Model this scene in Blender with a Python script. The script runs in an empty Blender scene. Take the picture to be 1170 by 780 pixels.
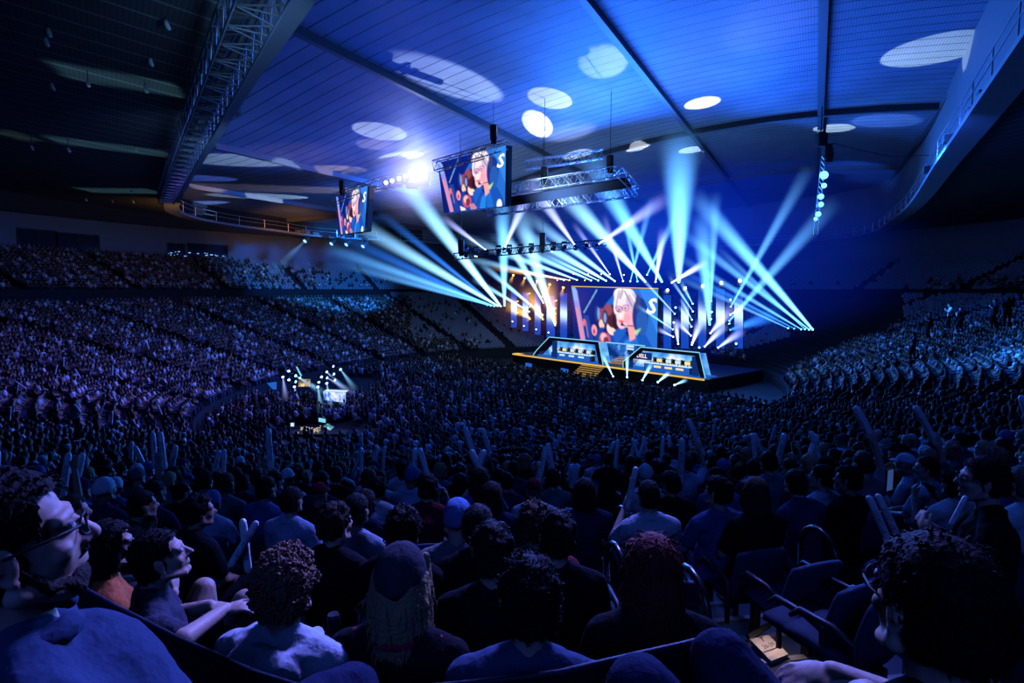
import bpy, bmesh, math, random
import numpy as np
from mathutils import Vector, Matrix, Quaternion, noise
random.seed(7)
rng = np.random.default_rng(7)
sc = bpy.context.scene
COL = sc.collection
PI = math.pi
V = Vector
sc.view_settings.view_transform = 'Standard'
sc.view_settings.look = 'None'
sc.view_settings.exposure = 0.0
cy = sc.cycles
cy.max_bounces = 4
cy.diffuse_bounces = 0
cy.glossy_bounces = 1
cy.transmission_bounces = 1
cy.volume_bounces = 0
cy.transparent_max_bounces = 32
cy.sample_clamp_indirect = 2.0
cy.use_denoising = True

# ------------------------------------------------------------------ camera
CAM = V((0, 0, 10.0))
FPX = 650.0
PITCH = math.radians(5.19)
camd = bpy.data.cameras.new('camera')
camd.sensor_width = 36.0
camd.lens = FPX / 1170 * 36
camd.clip_start = 0.05
camd.clip_end = 500
cam = bpy.data.objects.new('camera', camd)
COL.objects.link(cam)
cam.location = CAM
cam.rotation_euler = (PI / 2 - PITCH, 0, 0)
sc.camera = cam
_F = V((0, math.cos(PITCH), -math.sin(PITCH)))
_U = V((0, math.sin(PITCH), math.cos(PITCH)))


def ray(px, py):
    return V((1, 0, 0)) * ((px - 585) / FPX) + _U * (-(py - 390) / FPX) + _F


def P(px, py, Y):            # where the sight line reaches forward distance Y
    d = ray(px, py)
    return CAM + d * (Y / d.y)


def G(px, py, z):            # where the sight line reaches height z
    d = ray(px, py)
    return CAM + d * ((z - CAM.z) / d.z)


def proj(p):                 # world -> frame position and depth
    d = V(p) - CAM
    z = d.dot(_F)
    if z < 0.05:
        return (-9999, -9999, z)
    return (585 + FPX * d.x / z, 390 - FPX * d.dot(_U) / z, z)


# ------------------------------------------------------------------ materials
def nodes_of(m):
    m.use_nodes = True
    nt = m.node_tree
    return nt, nt.nodes, nt.links


def mat(name, color, rough=0.8, metal=0.0, emit=0.0, ecol=None, spec=0.3, noise_amt=0.0, noise_scale=8.0):
    m = bpy.data.materials.new(name)
    nt, N, L = nodes_of(m)
    b = N['Principled BSDF']
    b.inputs['Base Color'].default_value = (*color, 1)
    b.inputs['Roughness'].default_value = rough
    b.inputs['Metallic'].default_value = metal
    b.inputs['Specular IOR Level'].default_value = spec
    if emit:
        b.inputs['Emission Color'].default_value = (*(ecol or color), 1)
        b.inputs['Emission Strength'].default_value = emit
        m.cycles.emission_sampling = 'NONE'
    if noise_amt:
        tc = N.new('ShaderNodeTexCoord')
        nz = N.new('ShaderNodeTexNoise')
        nz.inputs['Scale'].default_value = noise_scale
        nz.inputs['Detail'].default_value = 4
        L.new(tc.outputs['Object'], nz.inputs['Vector'])
        mx = N.new('ShaderNodeMix')
        mx.data_type = 'RGBA'
        mx.inputs['A'].default_value = (*[c * (1 - noise_amt) for c in color], 1)
        mx.inputs['B'].default_value = (*[min(1, c * (1 + noise_amt)) for c in color], 1)
        L.new(nz.outputs['Fac'], mx.inputs['Factor'])
        L.new(mx.outputs['Result'], b.inputs['Base Color'])
        bp = N.new('ShaderNodeBump')
        bp.inputs['Strength'].default_value = 0.15
        L.new(nz.outputs['Fac'], bp.inputs['Height'])
        L.new(bp.outputs['Normal'], b.inputs['Normal'])
    return m


def obj_color_mat(name, rough=0.85, spec=0.2, fold=0.0, fold_scale=14.0, sheen=0.0):
    """takes its colour from each object's own colour"""
    m = bpy.data.materials.new(name)
    nt, N, L = nodes_of(m)
    b = N['Principled BSDF']
    b.inputs['Roughness'].default_value = rough
    b.inputs['Specular IOR Level'].default_value = spec
    if sheen:
        b.inputs['Sheen Weight'].default_value = sheen
    oi = N.new('ShaderNodeObjectInfo')
    tc = N.new('ShaderNodeTexCoord')
    nz = N.new('ShaderNodeTexNoise')
    nz.inputs['Scale'].default_value = fold_scale
    nz.inputs['Detail'].default_value = 3
    L.new(tc.outputs['Object'], nz.inputs['Vector'])
    mr = N.new('ShaderNodeMapRange')
    mr.inputs['To Min'].default_value = 0.75
    mr.inputs['To Max'].default_value = 1.15
    L.new(nz.outputs['Fac'], mr.inputs['Value'])
    mx = N.new('ShaderNodeVectorMath')
    mx.operation = 'SCALE'
    L.new(oi.outputs['Color'], mx.inputs[0])
    L.new(mr.outputs['Result'], mx.inputs['Scale'])
    L.new(mx.outputs['Vector'], b.inputs['Base Color'])
    if fold:
        bp = N.new('ShaderNodeBump')
        bp.inputs['Strength'].default_value = fold
        bp.inputs['Distance'].default_value = 0.03
        L.new(nz.outputs['Fac'], bp.inputs['Height'])
        L.new(bp.outputs['Normal'], b.inputs['Normal'])
    return m


def attr_mat(name, emit=0.0, rough=0.85):
    """colour painted on the mesh's points"""
    m = bpy.data.materials.new(name)
    nt, N, L = nodes_of(m)
    b = N['Principled BSDF']
    b.inputs['Roughness'].default_value = rough
    b.inputs['Specular IOR Level'].default_value = 0.2
    a = N.new('ShaderNodeAttribute')
    a.attribute_name = 'tint'
    if emit:
        b.inputs['Base Color'].default_value = (0.01, 0.01, 0.01, 1)
        L.new(a.outputs['Color'], b.inputs['Emission Color'])
        b.inputs['Emission Strength'].default_value = emit
        m.cycles.emission_sampling = 'NONE'
    else:
        L.new(a.outputs['Color'], b.inputs['Base Color'])
    return m


def emis(name, color, strength):
    m = bpy.data.materials.new(name)
    nt, N, L = nodes_of(m)
    N.remove(N['Principled BSDF'])
    e = N.new('ShaderNodeEmission')
    e.inputs['Color'].default_value = (*color, 1)
    e.inputs['Strength'].default_value = strength
    L.new(e.outputs['Emission'], N['Material Output'].inputs['Surface'])
    m.cycles.emission_sampling = 'NONE'
    return m


# ------------------------------------------------------------------ objects
def tag(o, label=None, cat=None, group=None, kind=None):
    if label:
        o['label'] = label
    if cat:
        o['category'] = cat
    if group:
        o['group'] = group
    if kind:
        o['kind'] = kind
    return o


def link(name, me, m=None, parent=None):
    o = bpy.data.objects.new(name, me)
    COL.objects.link(o)
    if m is not None:
        if len(me.materials) == 0:
            me.materials.append(m)
    if parent is not None:
        o.parent = parent
    return o


def empty(name, loc=(0, 0, 0), rz=0.0):
    o = bpy.data.objects.new(name, None)
    COL.objects.link(o)
    o.location = loc
    o.rotation_euler = (0, 0, rz)
    o.empty_display_size = 0.1
    return o


def pymesh(name, verts, faces, smooth=False):
    me = bpy.data.meshes.new(name)
    me.from_pydata([tuple(v) for v in verts], [], [tuple(f) for f in faces])
    me.validate()
    if smooth:
        me.polygons.foreach_set('use_smooth', [True] * len(me.polygons))
    me.update()
    return me


class MB:
    """collects boxes, tubes, quads into one mesh"""
    def __init__(s):
        s.v = []
        s.f = []

    def add(s, vs, fs):
        n = len(s.v)
        s.v += [tuple(v) for v in vs]
        s.f += [tuple(i + n for i in f) for f in fs]
        return s

    def box(s, c, size, M=None):
        x, y, z = [k / 2 for k in size]
        vs = [V((sx * x, sy * y, sz * z)) for sx in (-1, 1) for sy in (-1, 1) for sz in (-1, 1)]
        if M is not None:
            vs = [M @ v for v in vs]
        c = V(c)
        return s.add([v + c for v in vs], [(0, 1, 3, 2), (4, 6, 7, 5), (0, 4, 5, 1), (2, 3, 7, 6), (0, 2, 6, 4), (1, 5, 7, 3)])

    def obox(s, o, a, b, c):      # corner o and three edge vectors
        o, a, b, c = V(o), V(a), V(b), V(c)
        vs = [o, o + c, o + b, o + b + c, o + a, o + a + c, o + a + b, o + a + b + c]
        return s.add(vs, [(0, 1, 3, 2), (4, 6, 7, 5), (0, 4, 5, 1), (2, 3, 7, 6), (0, 2, 6, 4), (1, 5, 7, 3)])

    def quad(s, a, b, c, d):
        return s.add([a, b, c, d], [(0, 1, 2, 3)])

    def tube(s, pts, r, n=8, caps=True):
        pts = [V(p) for p in pts]
        rs = r if isinstance(r, (list, tuple)) else [r] * len(pts)
        vs, fs = [], []
        prev = None
        for i, p in enumerate(pts):
            d = (pts[min(i + 1, len(pts) - 1)] - pts[max(i - 1, 0)]).normalized()
            if prev is None:
                prev = d.orthogonal().normalized()
            a = (prev - d * prev.dot(d)).normalized()
            prev = a
            b = d.cross(a)
            for k in range(n):
                t = 2 * PI * k / n
                vs.append(p + (a * math.cos(t) + b * math.sin(t)) * rs[i])
        for i in range(len(pts) - 1):
            for k in range(n):
                k2 = (k + 1) % n
                fs.append((i * n + k, i * n + k2, (i + 1) * n + k2, (i + 1) * n + k))
        if caps:
            fs.append(tuple(range(n - 1, -1, -1)))
            fs.append(tuple((len(pts) - 1) * n + k for k in range(n)))
        return s.add(vs, fs)

    def build(s, name, m, parent=None, smooth=False):
        return link(name, pymesh(name, s.v, s.f, smooth), m, parent)


def grid_faces(nu, nv, closed_u=False):
    fs = []
    for i in range(nu if closed_u else nu - 1):
        i2 = (i + 1) % nu
        for j in range(nv - 1):
            fs.append((i * nv + j, i2 * nv + j, i2 * nv + j + 1, i * nv + j + 1))
    return fs


def copy_tree(o, parent=None):
    c = o.copy()
    COL.objects.link(c)
    if parent is not None:
        c.parent = parent
    for ch in list(o.children):
        copy_tree(ch, c)
    return c


# ------------------------------------------------------------------ arena plan
E1 = np.array([0.545, 0.839])
E2 = np.array([-0.839, 0.545])
EA, EB = 29.0, 20.0
EC = np.array([2.3, 57.4])


def plan(th, off):
    """point of the seating bowl: th = angle of the outward normal, off = distance outward from the floor's edge"""
    n = np.array([math.cos(th), math.sin(th)])
    a, b = n @ E1, n @ E2
    q = math.sqrt(EA * EA * a * a + EB * EB * b * b)
    p = EC + (EA * EA * a / q) * E1 + (EB * EB * b / q) * E2 + n * off
    return p, n


def inside_off(x, y):
    """how far outside the floor's edge a point lies (rough, for points near the axis plan)"""
    best = None
    for k in range(0, 720):
        pass
    return best


DROP0, SLOPE = 1.73, 0.27


def tread_z(off):            # general rake of the lower bowl
    return 10 - DROP0 - SLOPE * (31 - off)


ROW = 0.85
ROWS_LOW = [31 - ROW * k for k in range(-2, 33)]         # offsets of the lower rows, k = -2 is behind the camera
UP0, UPR, UPN = 37.6, 0.8, 15
ROWS_UP = [UP0 + UPR * k for k in range(UPN)]


def up_z(off):
    return 9.7 + (off - UP0) * 0.45


WALL_OFF, WALL_TOP = 51.0, 20.3
U2 = V((0.47, 0.883, 0)).normalized()
V2 = V((U2.y, -U2.x, 0))


def ceil_z(x, y):
    v = x * V2.x + y * V2.y
    z = 26.0 - 0.0048 * (v + 4) ** 2
    k = 0.9
    return 20.4 + (math.log1p(math.exp((z - 20.4) * k)) / k if (z - 20.4) * k < 30 else z - 20.4)
# ------------------------------------------------------------------ the setting
def structure(o, label=None):
    o['kind'] = 'structure'
    if label:
        o['label'] = label
    return o


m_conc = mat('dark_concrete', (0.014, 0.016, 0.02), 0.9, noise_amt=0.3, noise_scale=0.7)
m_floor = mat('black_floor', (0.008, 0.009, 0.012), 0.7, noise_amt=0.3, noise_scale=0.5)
m_wall = mat('pale_wall', (0.18, 0.2, 0.27), 0.85, noise_amt=0.1, noise_scale=0.4)
m_steel = mat('dark_steel', (0.05, 0.055, 0.065), 0.45, 0.7)
m_black = mat('black_paint', (0.008, 0.009, 0.011), 0.6)
m_silver = mat('silver_truss', (0.55, 0.57, 0.6), 0.35, 0.85)

NT = 260
ths = [2 * PI * i / NT for i in range(NT)]
prof = [(3.0, 0.0), (3.0, 1.15), (3.12, 1.15), (3.12, tread_z(ROWS_LOW[-1]))]
for k in range(len(ROWS_LOW) - 1, -1, -1):
    o_, z_ = ROWS_LOW[k], tread_z(ROWS_LOW[k])
    prof += [(max(3.12, o_ - ROW / 2), z_), (o_ + ROW / 2, z_)]
prof += [(33.2, 9.05), (36.9, 9.05), (36.9, 10.05), (37.05, 10.05), (37.05, up_z(ROWS_UP[0]))]
for o_ in ROWS_UP:
    prof += [(o_ - UPR / 2, up_z(o_)), (o_ + UPR / 2, up_z(o_))]
prof += [(WALL_OFF, up_z(ROWS_UP[-1]) + 0.1)]
vs = []
for t in ths:
    p0, n = plan(t, 0)
    for o_, z_ in prof:
        vs.append((p0[0] + n[0] * o_, p0[1] + n[1] * o_, z_))
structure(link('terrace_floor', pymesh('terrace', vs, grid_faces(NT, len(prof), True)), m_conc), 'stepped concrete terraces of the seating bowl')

vs = []
for t in ths:
    p0, n = plan(t, WALL_OFF)
    vs += [(p0[0], p0[1], 13.5), (p0[0], p0[1], WALL_TOP + 0.4)]
structure(link('wall_back', pymesh('wall', vs, grid_faces(NT, 2, True)), m_wall), 'pale back wall above the upper tier')

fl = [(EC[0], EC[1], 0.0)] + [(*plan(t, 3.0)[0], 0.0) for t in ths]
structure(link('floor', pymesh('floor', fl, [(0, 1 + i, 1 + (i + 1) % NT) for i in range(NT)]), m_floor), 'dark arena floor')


def th_for_px(px, off, z):
    best = (1e9, 0)
    for i in range(1440):
        t = 2 * PI * i / 1440
        p = plan(t, off)[0]
        q = proj((p[0], p[1], z))
        if q[2] > 1 and abs(q[0] - px) < best[0]:
            # the far side of the bowl only
            if p[1] > 15:
                best = (abs(q[0] - px), t)
    return best[1]


# windows and dark openings high on the back wall
m_glass = mat('dark_glass', (0.02, 0.03, 0.05), 0.1, spec=0.6)
m_frame = mat('window_frame', (0.06, 0.065, 0.08), 0.6)
m_winlight = emis('window_light', (0.25, 0.55, 1.0), 1.2)
for wi, (x0, x1, y0, y1, lit) in enumerate([(191, 211, 278, 293, 1), (213, 259, 279, 294, 1), (20, 64, 262, 286, 0), (66, 112, 267, 288, 0),
                                            (1086, 1113, 299, 325, 0), (992, 1003, 315, 327, 0)]):
    t0, t1 = th_for_px(x0, WALL_OFF - .1, 17), th_for_px(x1, WALL_OFF - .1, 17)
    n_ = 5
    zz = []
    for px, py, t in ((x0, y0, t0), (x0, y1, t0), (x1, y0, t1), (x1, y1, t1)):
        p = plan(t, WALL_OFF - .15)[0]
        zz.append(P(px, py, p[1]).z)
    ztop, zbot = (zz[0] + zz[2]) / 2, (zz[1] + zz[3]) / 2
    vs = []
    for i in range(n_):
        t = t0 + (t1 - t0) * i / (n_ - 1)
        p = plan(t, WALL_OFF - .12)[0]
        vs += [(p[0], p[1], zbot), (p[0], p[1], ztop)]
    w = structure(link('window_%d' % (wi + 1), pymesh('pane', vs, grid_faces(n_, 2)), m_glass))
    fr = MB()
    pts_t, pts_b = [], []
    for i in range(n_):
        t = t0 + (t1 - t0) * i / (n_ - 1)
        p = plan(t, WALL_OFF - .2)[0]
        pts_t.append((p[0], p[1], ztop))
        pts_b.append((p[0], p[1], zbot))
    fr.tube(pts_t, 0.1, 4).tube(pts_b, 0.1, 4)
    for i in (0, n_ // 2, n_ - 1):
        fr.tube([pts_b[i], pts_t[i]], 0.08, 4)
    fr.build('window_frame', m_frame, w)
    if lit:
        lb = MB()
        for _ in range(9):
            i = random.uniform(0, 1)
            t = t0 + (t1 - t0) * i
            p = plan(t, WALL_OFF - .3)[0]
            z = zbot + (ztop - zbot) * random.uniform(0.05, 0.4)
            lb.box((p[0], p[1], z), (random.uniform(.1, .5), .05, random.uniform(.06, .16)))
        lb.build('window_lights', m_winlight, w)

# ------------------------------------------------------------------ ceiling: vault with ribbed metal panels
def ceiling_material(name, base, seam, glossy):
    m = bpy.data.materials.new(name)
    nt, N, L = nodes_of(m)
    b = N['Principled BSDF']
    b.inputs['Roughness'].default_value = 0.55 if glossy else 0.7
    b.inputs['Specular IOR Level'].default_value = 0.4
    tc = N.new('ShaderNodeTexCoord')
    sep = N.new('ShaderNodeSeparateXYZ')
    L.new(tc.outputs['UV'], sep.inputs[0])

    def line(out, period, width):
        a = N.new('ShaderNodeMath'); a.operation = 'DIVIDE'; a.inputs[1].default_value = period
        L.new(out, a.inputs[0])
        f = N.new('ShaderNodeMath'); f.operation = 'FRACT'
        L.new(a.outputs[0], f.inputs[0])
        c = N.new('ShaderNodeMath'); c.operation = 'LESS_THAN'; c.inputs[1].default_value = width / period
        L.new(f.outputs[0], c.inputs[0])
        return c.outputs[0]
    l1 = line(sep.outputs['X'], 1.15, 0.10)
    l2 = line(sep.outputs['Y'], 0.16, 0.055)
    nz = N.new('ShaderNodeTexNoise'); nz.inputs['Scale'].default_value = 0.35; nz.inputs['Detail'].default_value = 5
    L.new(tc.outputs['UV'], nz.inputs['Vector'])
    mr = N.new('ShaderNodeMapRange'); mr.inputs['To Min'].default_value = 0.55; mr.inputs['To Max'].default_value = 1.25
    L.new(nz.outputs['Fac'], mr.inputs['Value'])
    k2 = N.new('ShaderNodeMath'); k2.operation = 'MULTIPLY_ADD'; k2.inputs[1].default_value = -0.35; k2.inputs[2].default_value = 1.0
    L.new(l2, k2.inputs[0])
    mul = N.new('ShaderNodeMath'); mul.operation = 'MULTIPLY'
    L.new(mr.outputs[0], mul.inputs[0]); L.new(k2.outputs[0], mul.inputs[1])
    sc_ = N.new('ShaderNodeVectorMath'); sc_.operation = 'SCALE'; sc_.inputs[0].default_value = base
    L.new(mul.outputs[0], sc_.inputs['Scale'])
    mx = N.new('ShaderNodeMix'); mx.data_type = 'RGBA'
    L.new(l1, mx.inputs['Factor'])
    L.new(sc_.outputs['Vector'], mx.inputs['A'])
    mx.inputs['B'].default_value = (*seam, 1)
    L.new(mx.outputs['Result'], b.inputs['Base Color'])
    bp = N.new('ShaderNodeBump'); bp.inputs['Strength'].default_value = 0.6; bp.inputs['Distance'].default_value = 0.06
    bp.invert = True
    L.new(l1, bp.inputs['Height'])
    L.new(bp.outputs['Normal'], b.inputs['Normal'])
    return m


def with_uv(me, uvs):
    lay = me.uv_layers.new(name='UVMap')
    li = np.empty(len(me.loops), dtype=np.int32)
    me.loops.foreach_get('vertex_index', li)
    lay.data.foreach_set('uv', np.array(uvs, dtype=np.float32)[li].ravel())
    return me


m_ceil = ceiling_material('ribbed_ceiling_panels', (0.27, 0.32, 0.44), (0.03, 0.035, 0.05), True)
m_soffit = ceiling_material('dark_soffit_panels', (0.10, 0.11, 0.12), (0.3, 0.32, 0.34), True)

vs, uv = [], []
us = np.linspace(-20, 150, 60)
vv = np.linspace(-115, 70, 80)
for u in us:
    for v in vv:
        p = U2 * u + V2 * v
        vs.append((p.x, p.y, ceil_z(p.x, p.y)))
        uv.append((u, v))
structure(link('ceiling', with_uv(pymesh('ceiling', vs, grid_faces(60, 80), True), uv), m_ceil), 'vaulted ceiling of ribbed metal panels')


def uv_pt(u, v, dz=0.0):
    p = U2 * u + V2 * v
    return V((p.x, p.y, ceil_z(p.x, p.y) + dz))


def beam_strip(name, pts, w, h, m):
    mb = MB()
    vs, fs = [], []
    for i, p in enumerate(pts):
        d = (pts[min(i + 1, len(pts) - 1)] - pts[max(i - 1, 0)])
        s = V((d.y, -d.x, 0)).normalized() * (w / 2)
        vs += [p - s + V((0, 0, .3)), p - s - V((0, 0, h)), p + s - V((0, 0, h)), p + s + V((0, 0, .3))]
    n = len(pts)
    for i in range(n - 1):
        for k in range(4):
            fs.append((i * 4 + k, i * 4 + (k + 1) % 4, (i + 1) * 4 + (k + 1) % 4, (i + 1) * 4 + k))
    mb.add(vs, fs)
    return structure(mb.build(name, m))


m_rib = mat('ceiling_rib', (0.13, 0.14, 0.17), 0.5, 0.3)
tn = 1
for v, w in ((-25, .42), (-11.6, .42), (-0.3, .5), (-40, .35), (-55, .35), (8.5, .4)):
    beam_strip('trim_%d' % tn, [uv_pt(u, v) for u in np.linspace(-20, 130, 60)], w, .45, m_rib)
    tn += 1
for u in (59.5, 86):
    beam_strip('trim_%d' % tn, [uv_pt(u, v) for v in np.linspace(-70, 32, 40)], .5, .5, m_rib)
    tn += 1

# ------------------------------------------------------------------ ring: soffit, fascia and catwalk between the ceiling and the outer roof
RZ = 18.5
pl = [G(px, py, RZ) for px, py in ((290, 0), (235, 110), (187, 225), (200, 243), (250, 254), (310, 262), (380, 270))]
first = pl[0] + (pl[0] - pl[1]).normalized() * 22
pr = [G(px, py, RZ) for px, py in ((985, 268), (1042, 242), (1105, 170), (1170, 92))]
last = pr[-1] + (pr[-1] - pr[-2]).normalized() * 24
ctrl = [first] + pl + [V((-6, 106, RZ)), V((20, 113, RZ)), V((45, 108, RZ))] + pr + [last]
ring = []
for i in range(len(ctrl) - 1):
    p0, p1, p2, p3 = ctrl[max(i - 1, 0)], ctrl[i], ctrl[i + 1], ctrl[min(i + 2, len(ctrl) - 1)]
    n_ = max(3, int((p2 - p1).length / 2.0))
    for k in range(n_):
        t = k / n_
        ring.append(0.5 * ((2 * p1) + (p2 - p0) * t + (2 * p0 - 5 * p1 + 4 * p2 - p3) * t * t + (3 * p1 - p0 - 3 * p2 + p3) * t ** 3))
ring.append(ctrl[-1])
outs = []
for i, p in enumerate(ring):
    d = (ring[min(i + 1, len(ring) - 1)] - ring[max(i - 1, 0)])
    o = V((-d.y, d.x, 0)).normalized()
    outs.append(o)
for _ in range(6):
    outs = [(outs[max(i - 1, 0)] + outs[i] + outs[min(i + 1, len(outs) - 1)]).normalized() for i in range(len(outs))]


def wall_hit(p, o):
    lo, hi = 0.0, 140.0
    for k in range(30):
        m_ = (lo + hi) / 2
        q = p + o * m_
        r = np.array([q.x, q.y]) - EC
        t = math.atan2(r[1], r[0])
        # outside test against the offset curve by support distances
        out = False
        for dt in range(0, 72):
            tt = dt * PI / 36
            b, n = plan(tt, WALL_OFF)
            if (np.array([q.x, q.y]) - b) @ n > 0:
                out = True
                break
        if out:
            hi = m_
        else:
            lo = m_
    return (lo + hi) / 2


NR = 7
vs, uv = [], []
acc = 0
for i, (p, o) in enumerate(zip(ring, outs)):
    if i:
        acc += (p - ring[i - 1]).length
    D = wall_hit(p, o) + 0.6
    for k in range(NR):
        t = k / (NR - 1)
        q = p + o * (D * t)
        z = RZ + (WALL_TOP - RZ) * t + 1.1 * math.sin(PI * t) * min(1, D / 25)
        vs.append((q.x, q.y, z))
        uv.append((acc * 0.9, D * t))
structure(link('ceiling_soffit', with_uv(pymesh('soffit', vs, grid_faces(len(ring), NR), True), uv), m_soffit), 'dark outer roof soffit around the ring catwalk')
m_fascia = mat('ring_fascia', (0.20, 0.21, 0.24), 0.6)
half = next(i for i, p in enumerate(ring) if p.y > 100)
for part_, m_ in ((slice(0, half + 1), m_black), (slice(half, None), m_fascia)):
    vs = []
    for p, o in zip(ring[part_], outs[part_]):
        vs += [(p.x, p.y, RZ + 0.1), (p.x - o.x * .05, p.y - o.y * .05, ceil_z(p.x, p.y) + .3)]
    structure(link('trim_%d' % tn, pymesh('fascia', vs, grid_faces(len(vs) // 2, 2)), m_))
    tn += 1
# catwalk hung inside the ring
cat_root = empty('ring_catwalk', ring[len(ring) // 2])
tag(cat_root, 'steel catwalk with handrails hanging along the inner edge of the dark outer roof', 'catwalk')


def rel(p):
    return V(p) - cat_root.location


dk, rl, tw = MB(), MB(), MB()
inner = [p - o * 1.3 for p, o in zip(ring, outs)]
vs, fs = [], []
for p, q in zip(ring, inner):
    for a, z in ((p, -.35), (p, -.1), (q, -.1), (q, -.35)):
        vs.append(rel((a.x, a.y, RZ + z)))
for i in range(len(ring) - 1):
    for k in range(4):
        fs.append((i * 4 + k, i * 4 + (k + 1) % 4, (i + 1) * 4 + (k + 1) % 4, (i + 1) * 4 + k))
dk.add(vs, fs)
m_deck = mat('catwalk_deck', (0.25, 0.26, 0.29), 0.5, 0.4)
dk.build('deck', m_deck, cat_root)
for h in (0.5, 1.0):
    rl.tube([rel((q.x, q.y, RZ + h)) for q in inner], 0.035, 5)
rl.build('handrail', m_silver, cat_root)
stp = max(1, len(inner) // 70)
for i in range(0, len(inner), stp):
    q = inner[i]
    MB().tube([rel((q.x, q.y, RZ - .1)), rel((q.x, q.y, RZ + 1.02))], 0.03, 5).build('post', m_silver, cat_root)
# equipment cases standing on the catwalk
m_case = mat('equipment_case', (0.16, 0.15, 0.15), 0.5, 0.2)
eq_n = 0
for i in range(2, len(ring) - 2):
    p, o = ring[i], outs[i]
    q = proj(p)
    if not (-20 < q[0] < 1190 and -30 < q[1] < 320):
        continue
    for rep in range(2):
        if random.random() < (0.35 if q[0] < 460 or q[0] > 960 else 0.0):
            c = p - o * random.uniform(.35, .9) + V((random.uniform(-.6, .6), random.uniform(-.6, .6), 0))
            h = random.uniform(.3, .6)
            ec = empty('equipment_case', (c.x, c.y, RZ - .1), math.atan2(o.y, o.x))
            side = 'near the camera' if q[2] < 45 else 'at the far end of the hall'
            tag(ec, 'small dark equipment case standing on the ring catwalk ' + side, 'equipment case', 'equipment cases on the ring catwalk ' + side)
            w, d_ = random.uniform(.4, .7), random.uniform(.5, 1.1)
            MB().box((0, 0, h / 2), (w, d_, h)).build('case_body', m_case, ec)
            MB().box((0, 0, h + .02), (w + .04, d_ + .04, .05)).build('lid', m_silver if random.random() < .3 else m_case, ec)
            eq_n += 1
# ------------------------------------------------------------------ people: one continuous body surface per pose, hair and clothes as parts
def capsule(bm, p, q, r1, r2, n=12):
    p, q = V(p), V(q)
    d = (q - p)
    L_ = d.length
    d = d.normalized() if L_ > 1e-6 else V((0, 0, 1))
    a = d.orthogonal().normalized()
    b = d.cross(a)
    rings = []
    for k in range(1, 5):
        t = PI / 2 * k / 4
        rings.append((p - d * (r1 * math.cos(t)), r1 * math.sin(t)))
    for k in range(4, 0, -1):
        t = PI / 2 * k / 4
        rings.append((q + d * (r2 * math.cos(t)), r2 * math.sin(t)))
    vs = [[bm.verts.new(c + (a * math.cos(2 * PI * i / n) + b * math.sin(2 * PI * i / n)) * r) for i in range(n)] for c, r in rings]
    s = bm.verts.new(p - d * r1)
    e = bm.verts.new(q + d * r2)
    for k in range(len(vs) - 1):
        for i in range(n):
            bm.faces.new((vs[k][i], vs[k][(i + 1) % n], vs[k + 1][(i + 1) % n], vs[k + 1][i]))
    for i in range(n):
        bm.faces.new((s, vs[0][(i + 1) % n], vs[0][i]))
        bm.faces.new((e, vs[-1][i], vs[-1][(i + 1) % n]))


def ellipsoid(bm, c, r, M=None, sub=3):
    m = Matrix.Translation(V(c)) @ (M.to_4x4() if M is not None else Matrix.Identity(4)) @ Matrix.Diagonal((*r, 1))
    bmesh.ops.create_icosphere(bm, subdivisions=sub, radius=1.0, matrix=m)


def chain(bm, pts, rs, n=12):
    for i in range(len(pts) - 1):
        capsule(bm, pts[i], pts[i + 1], rs[i], rs[i + 1], n)


def remeshed(name, bm, voxel, smooth=3, noise_amp=0.0, noise_f=9.0, cut=None):
    me = bpy.data.meshes.new(name + '_src')
    bm.to_mesh(me)
    bm.free()
    o = bpy.data.objects.new(name + '_src', me)
    COL.objects.link(o)
    r = o.modifiers.new('r', 'REMESH')
    r.mode = 'VOXEL'
    r.voxel_size = voxel
    s = o.modifiers.new('s', 'SMOOTH')
    s.factor = 0.5
    s.iterations = smooth
    dg = bpy.context.evaluated_depsgraph_get()
    out = bpy.data.meshes.new_from_object(o.evaluated_get(dg))
    out.name = name
    bpy.data.objects.remove(o)
    bpy.data.meshes.remove(me)
    if noise_amp or cut:
        b2 = bmesh.new()
        b2.from_mesh(out)
        b2.normal_update()
        if noise_amp:
            for v in b2.verts:
                q = v.co * noise_f
                v.co += v.normal * (noise.noise(V((q.x, q.y, q.z * .6))) * noise_amp + noise.noise(q * 2.7) * noise_amp * .45)
        if cut:
            bmesh.ops.delete(b2, geom=[v for v in b2.verts if cut(v.co)], context='VERTS')
        b2.to_mesh(out)
        b2.free()
    out.polygons.foreach_set('use_smooth', [True] * len(out.polygons))
    out.update()
    return out


def head_parts(bm, hc, R, fem=0.0):
    """skull, face, nose, brow, lips, chin and ears; hc = head centre, R = rotation"""
    T = lambda x, y, z: hc + R @ V((x, y, z))
    E = lambda c, r, s=3: ellipsoid(bm, T(*c), r, R, s)
    C = lambda p, q, a, b: capsule(bm, T(*p), T(*q), a, b, 10)
    E((0, -.014, .032), (.077, .097, .088))
    E((0, .028, -.03), (.064, .069, .088))
    E((0, .038, -.083), (.05, .05, .036))
    C((0, .088, .012), (0, .113, -.028), .0085, .0145)
    for s in (-1, 1):
        C((s * .012, .1, -.034), (s * .016, .1, -.034), .009, .008)
        C((s * .014, .085, .026), (s * .048, .07, .024), .012, .011)
        E((s * .04, .062, -.03), (.024, .022, .022), 2)
        E((s * .03, .078, .004), (.013, .012, .012), 2)
        C((s * .072, .0, -.095 + .03), (s * .03, .065, -.1), .02, .02)
        E((s * .08, -.006, -.012), (.009, .02, .033), 2)
        C((s * .086, -.014, .012), (s * .088, -.016, -.012), .008, .008)
        C((s * .082, -.004, -.036), (s * .082, 0, -.04), .009, .009)
        C((s * .002, .094, -.058), (s * .02, .084, -.058), .0075, .006)
        C((s * .002, .093, -.069), (s * .017, .085, -.068), .0085, .007)
    E((0, .075, -.1), (.026, .022, .02), 2)


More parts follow.
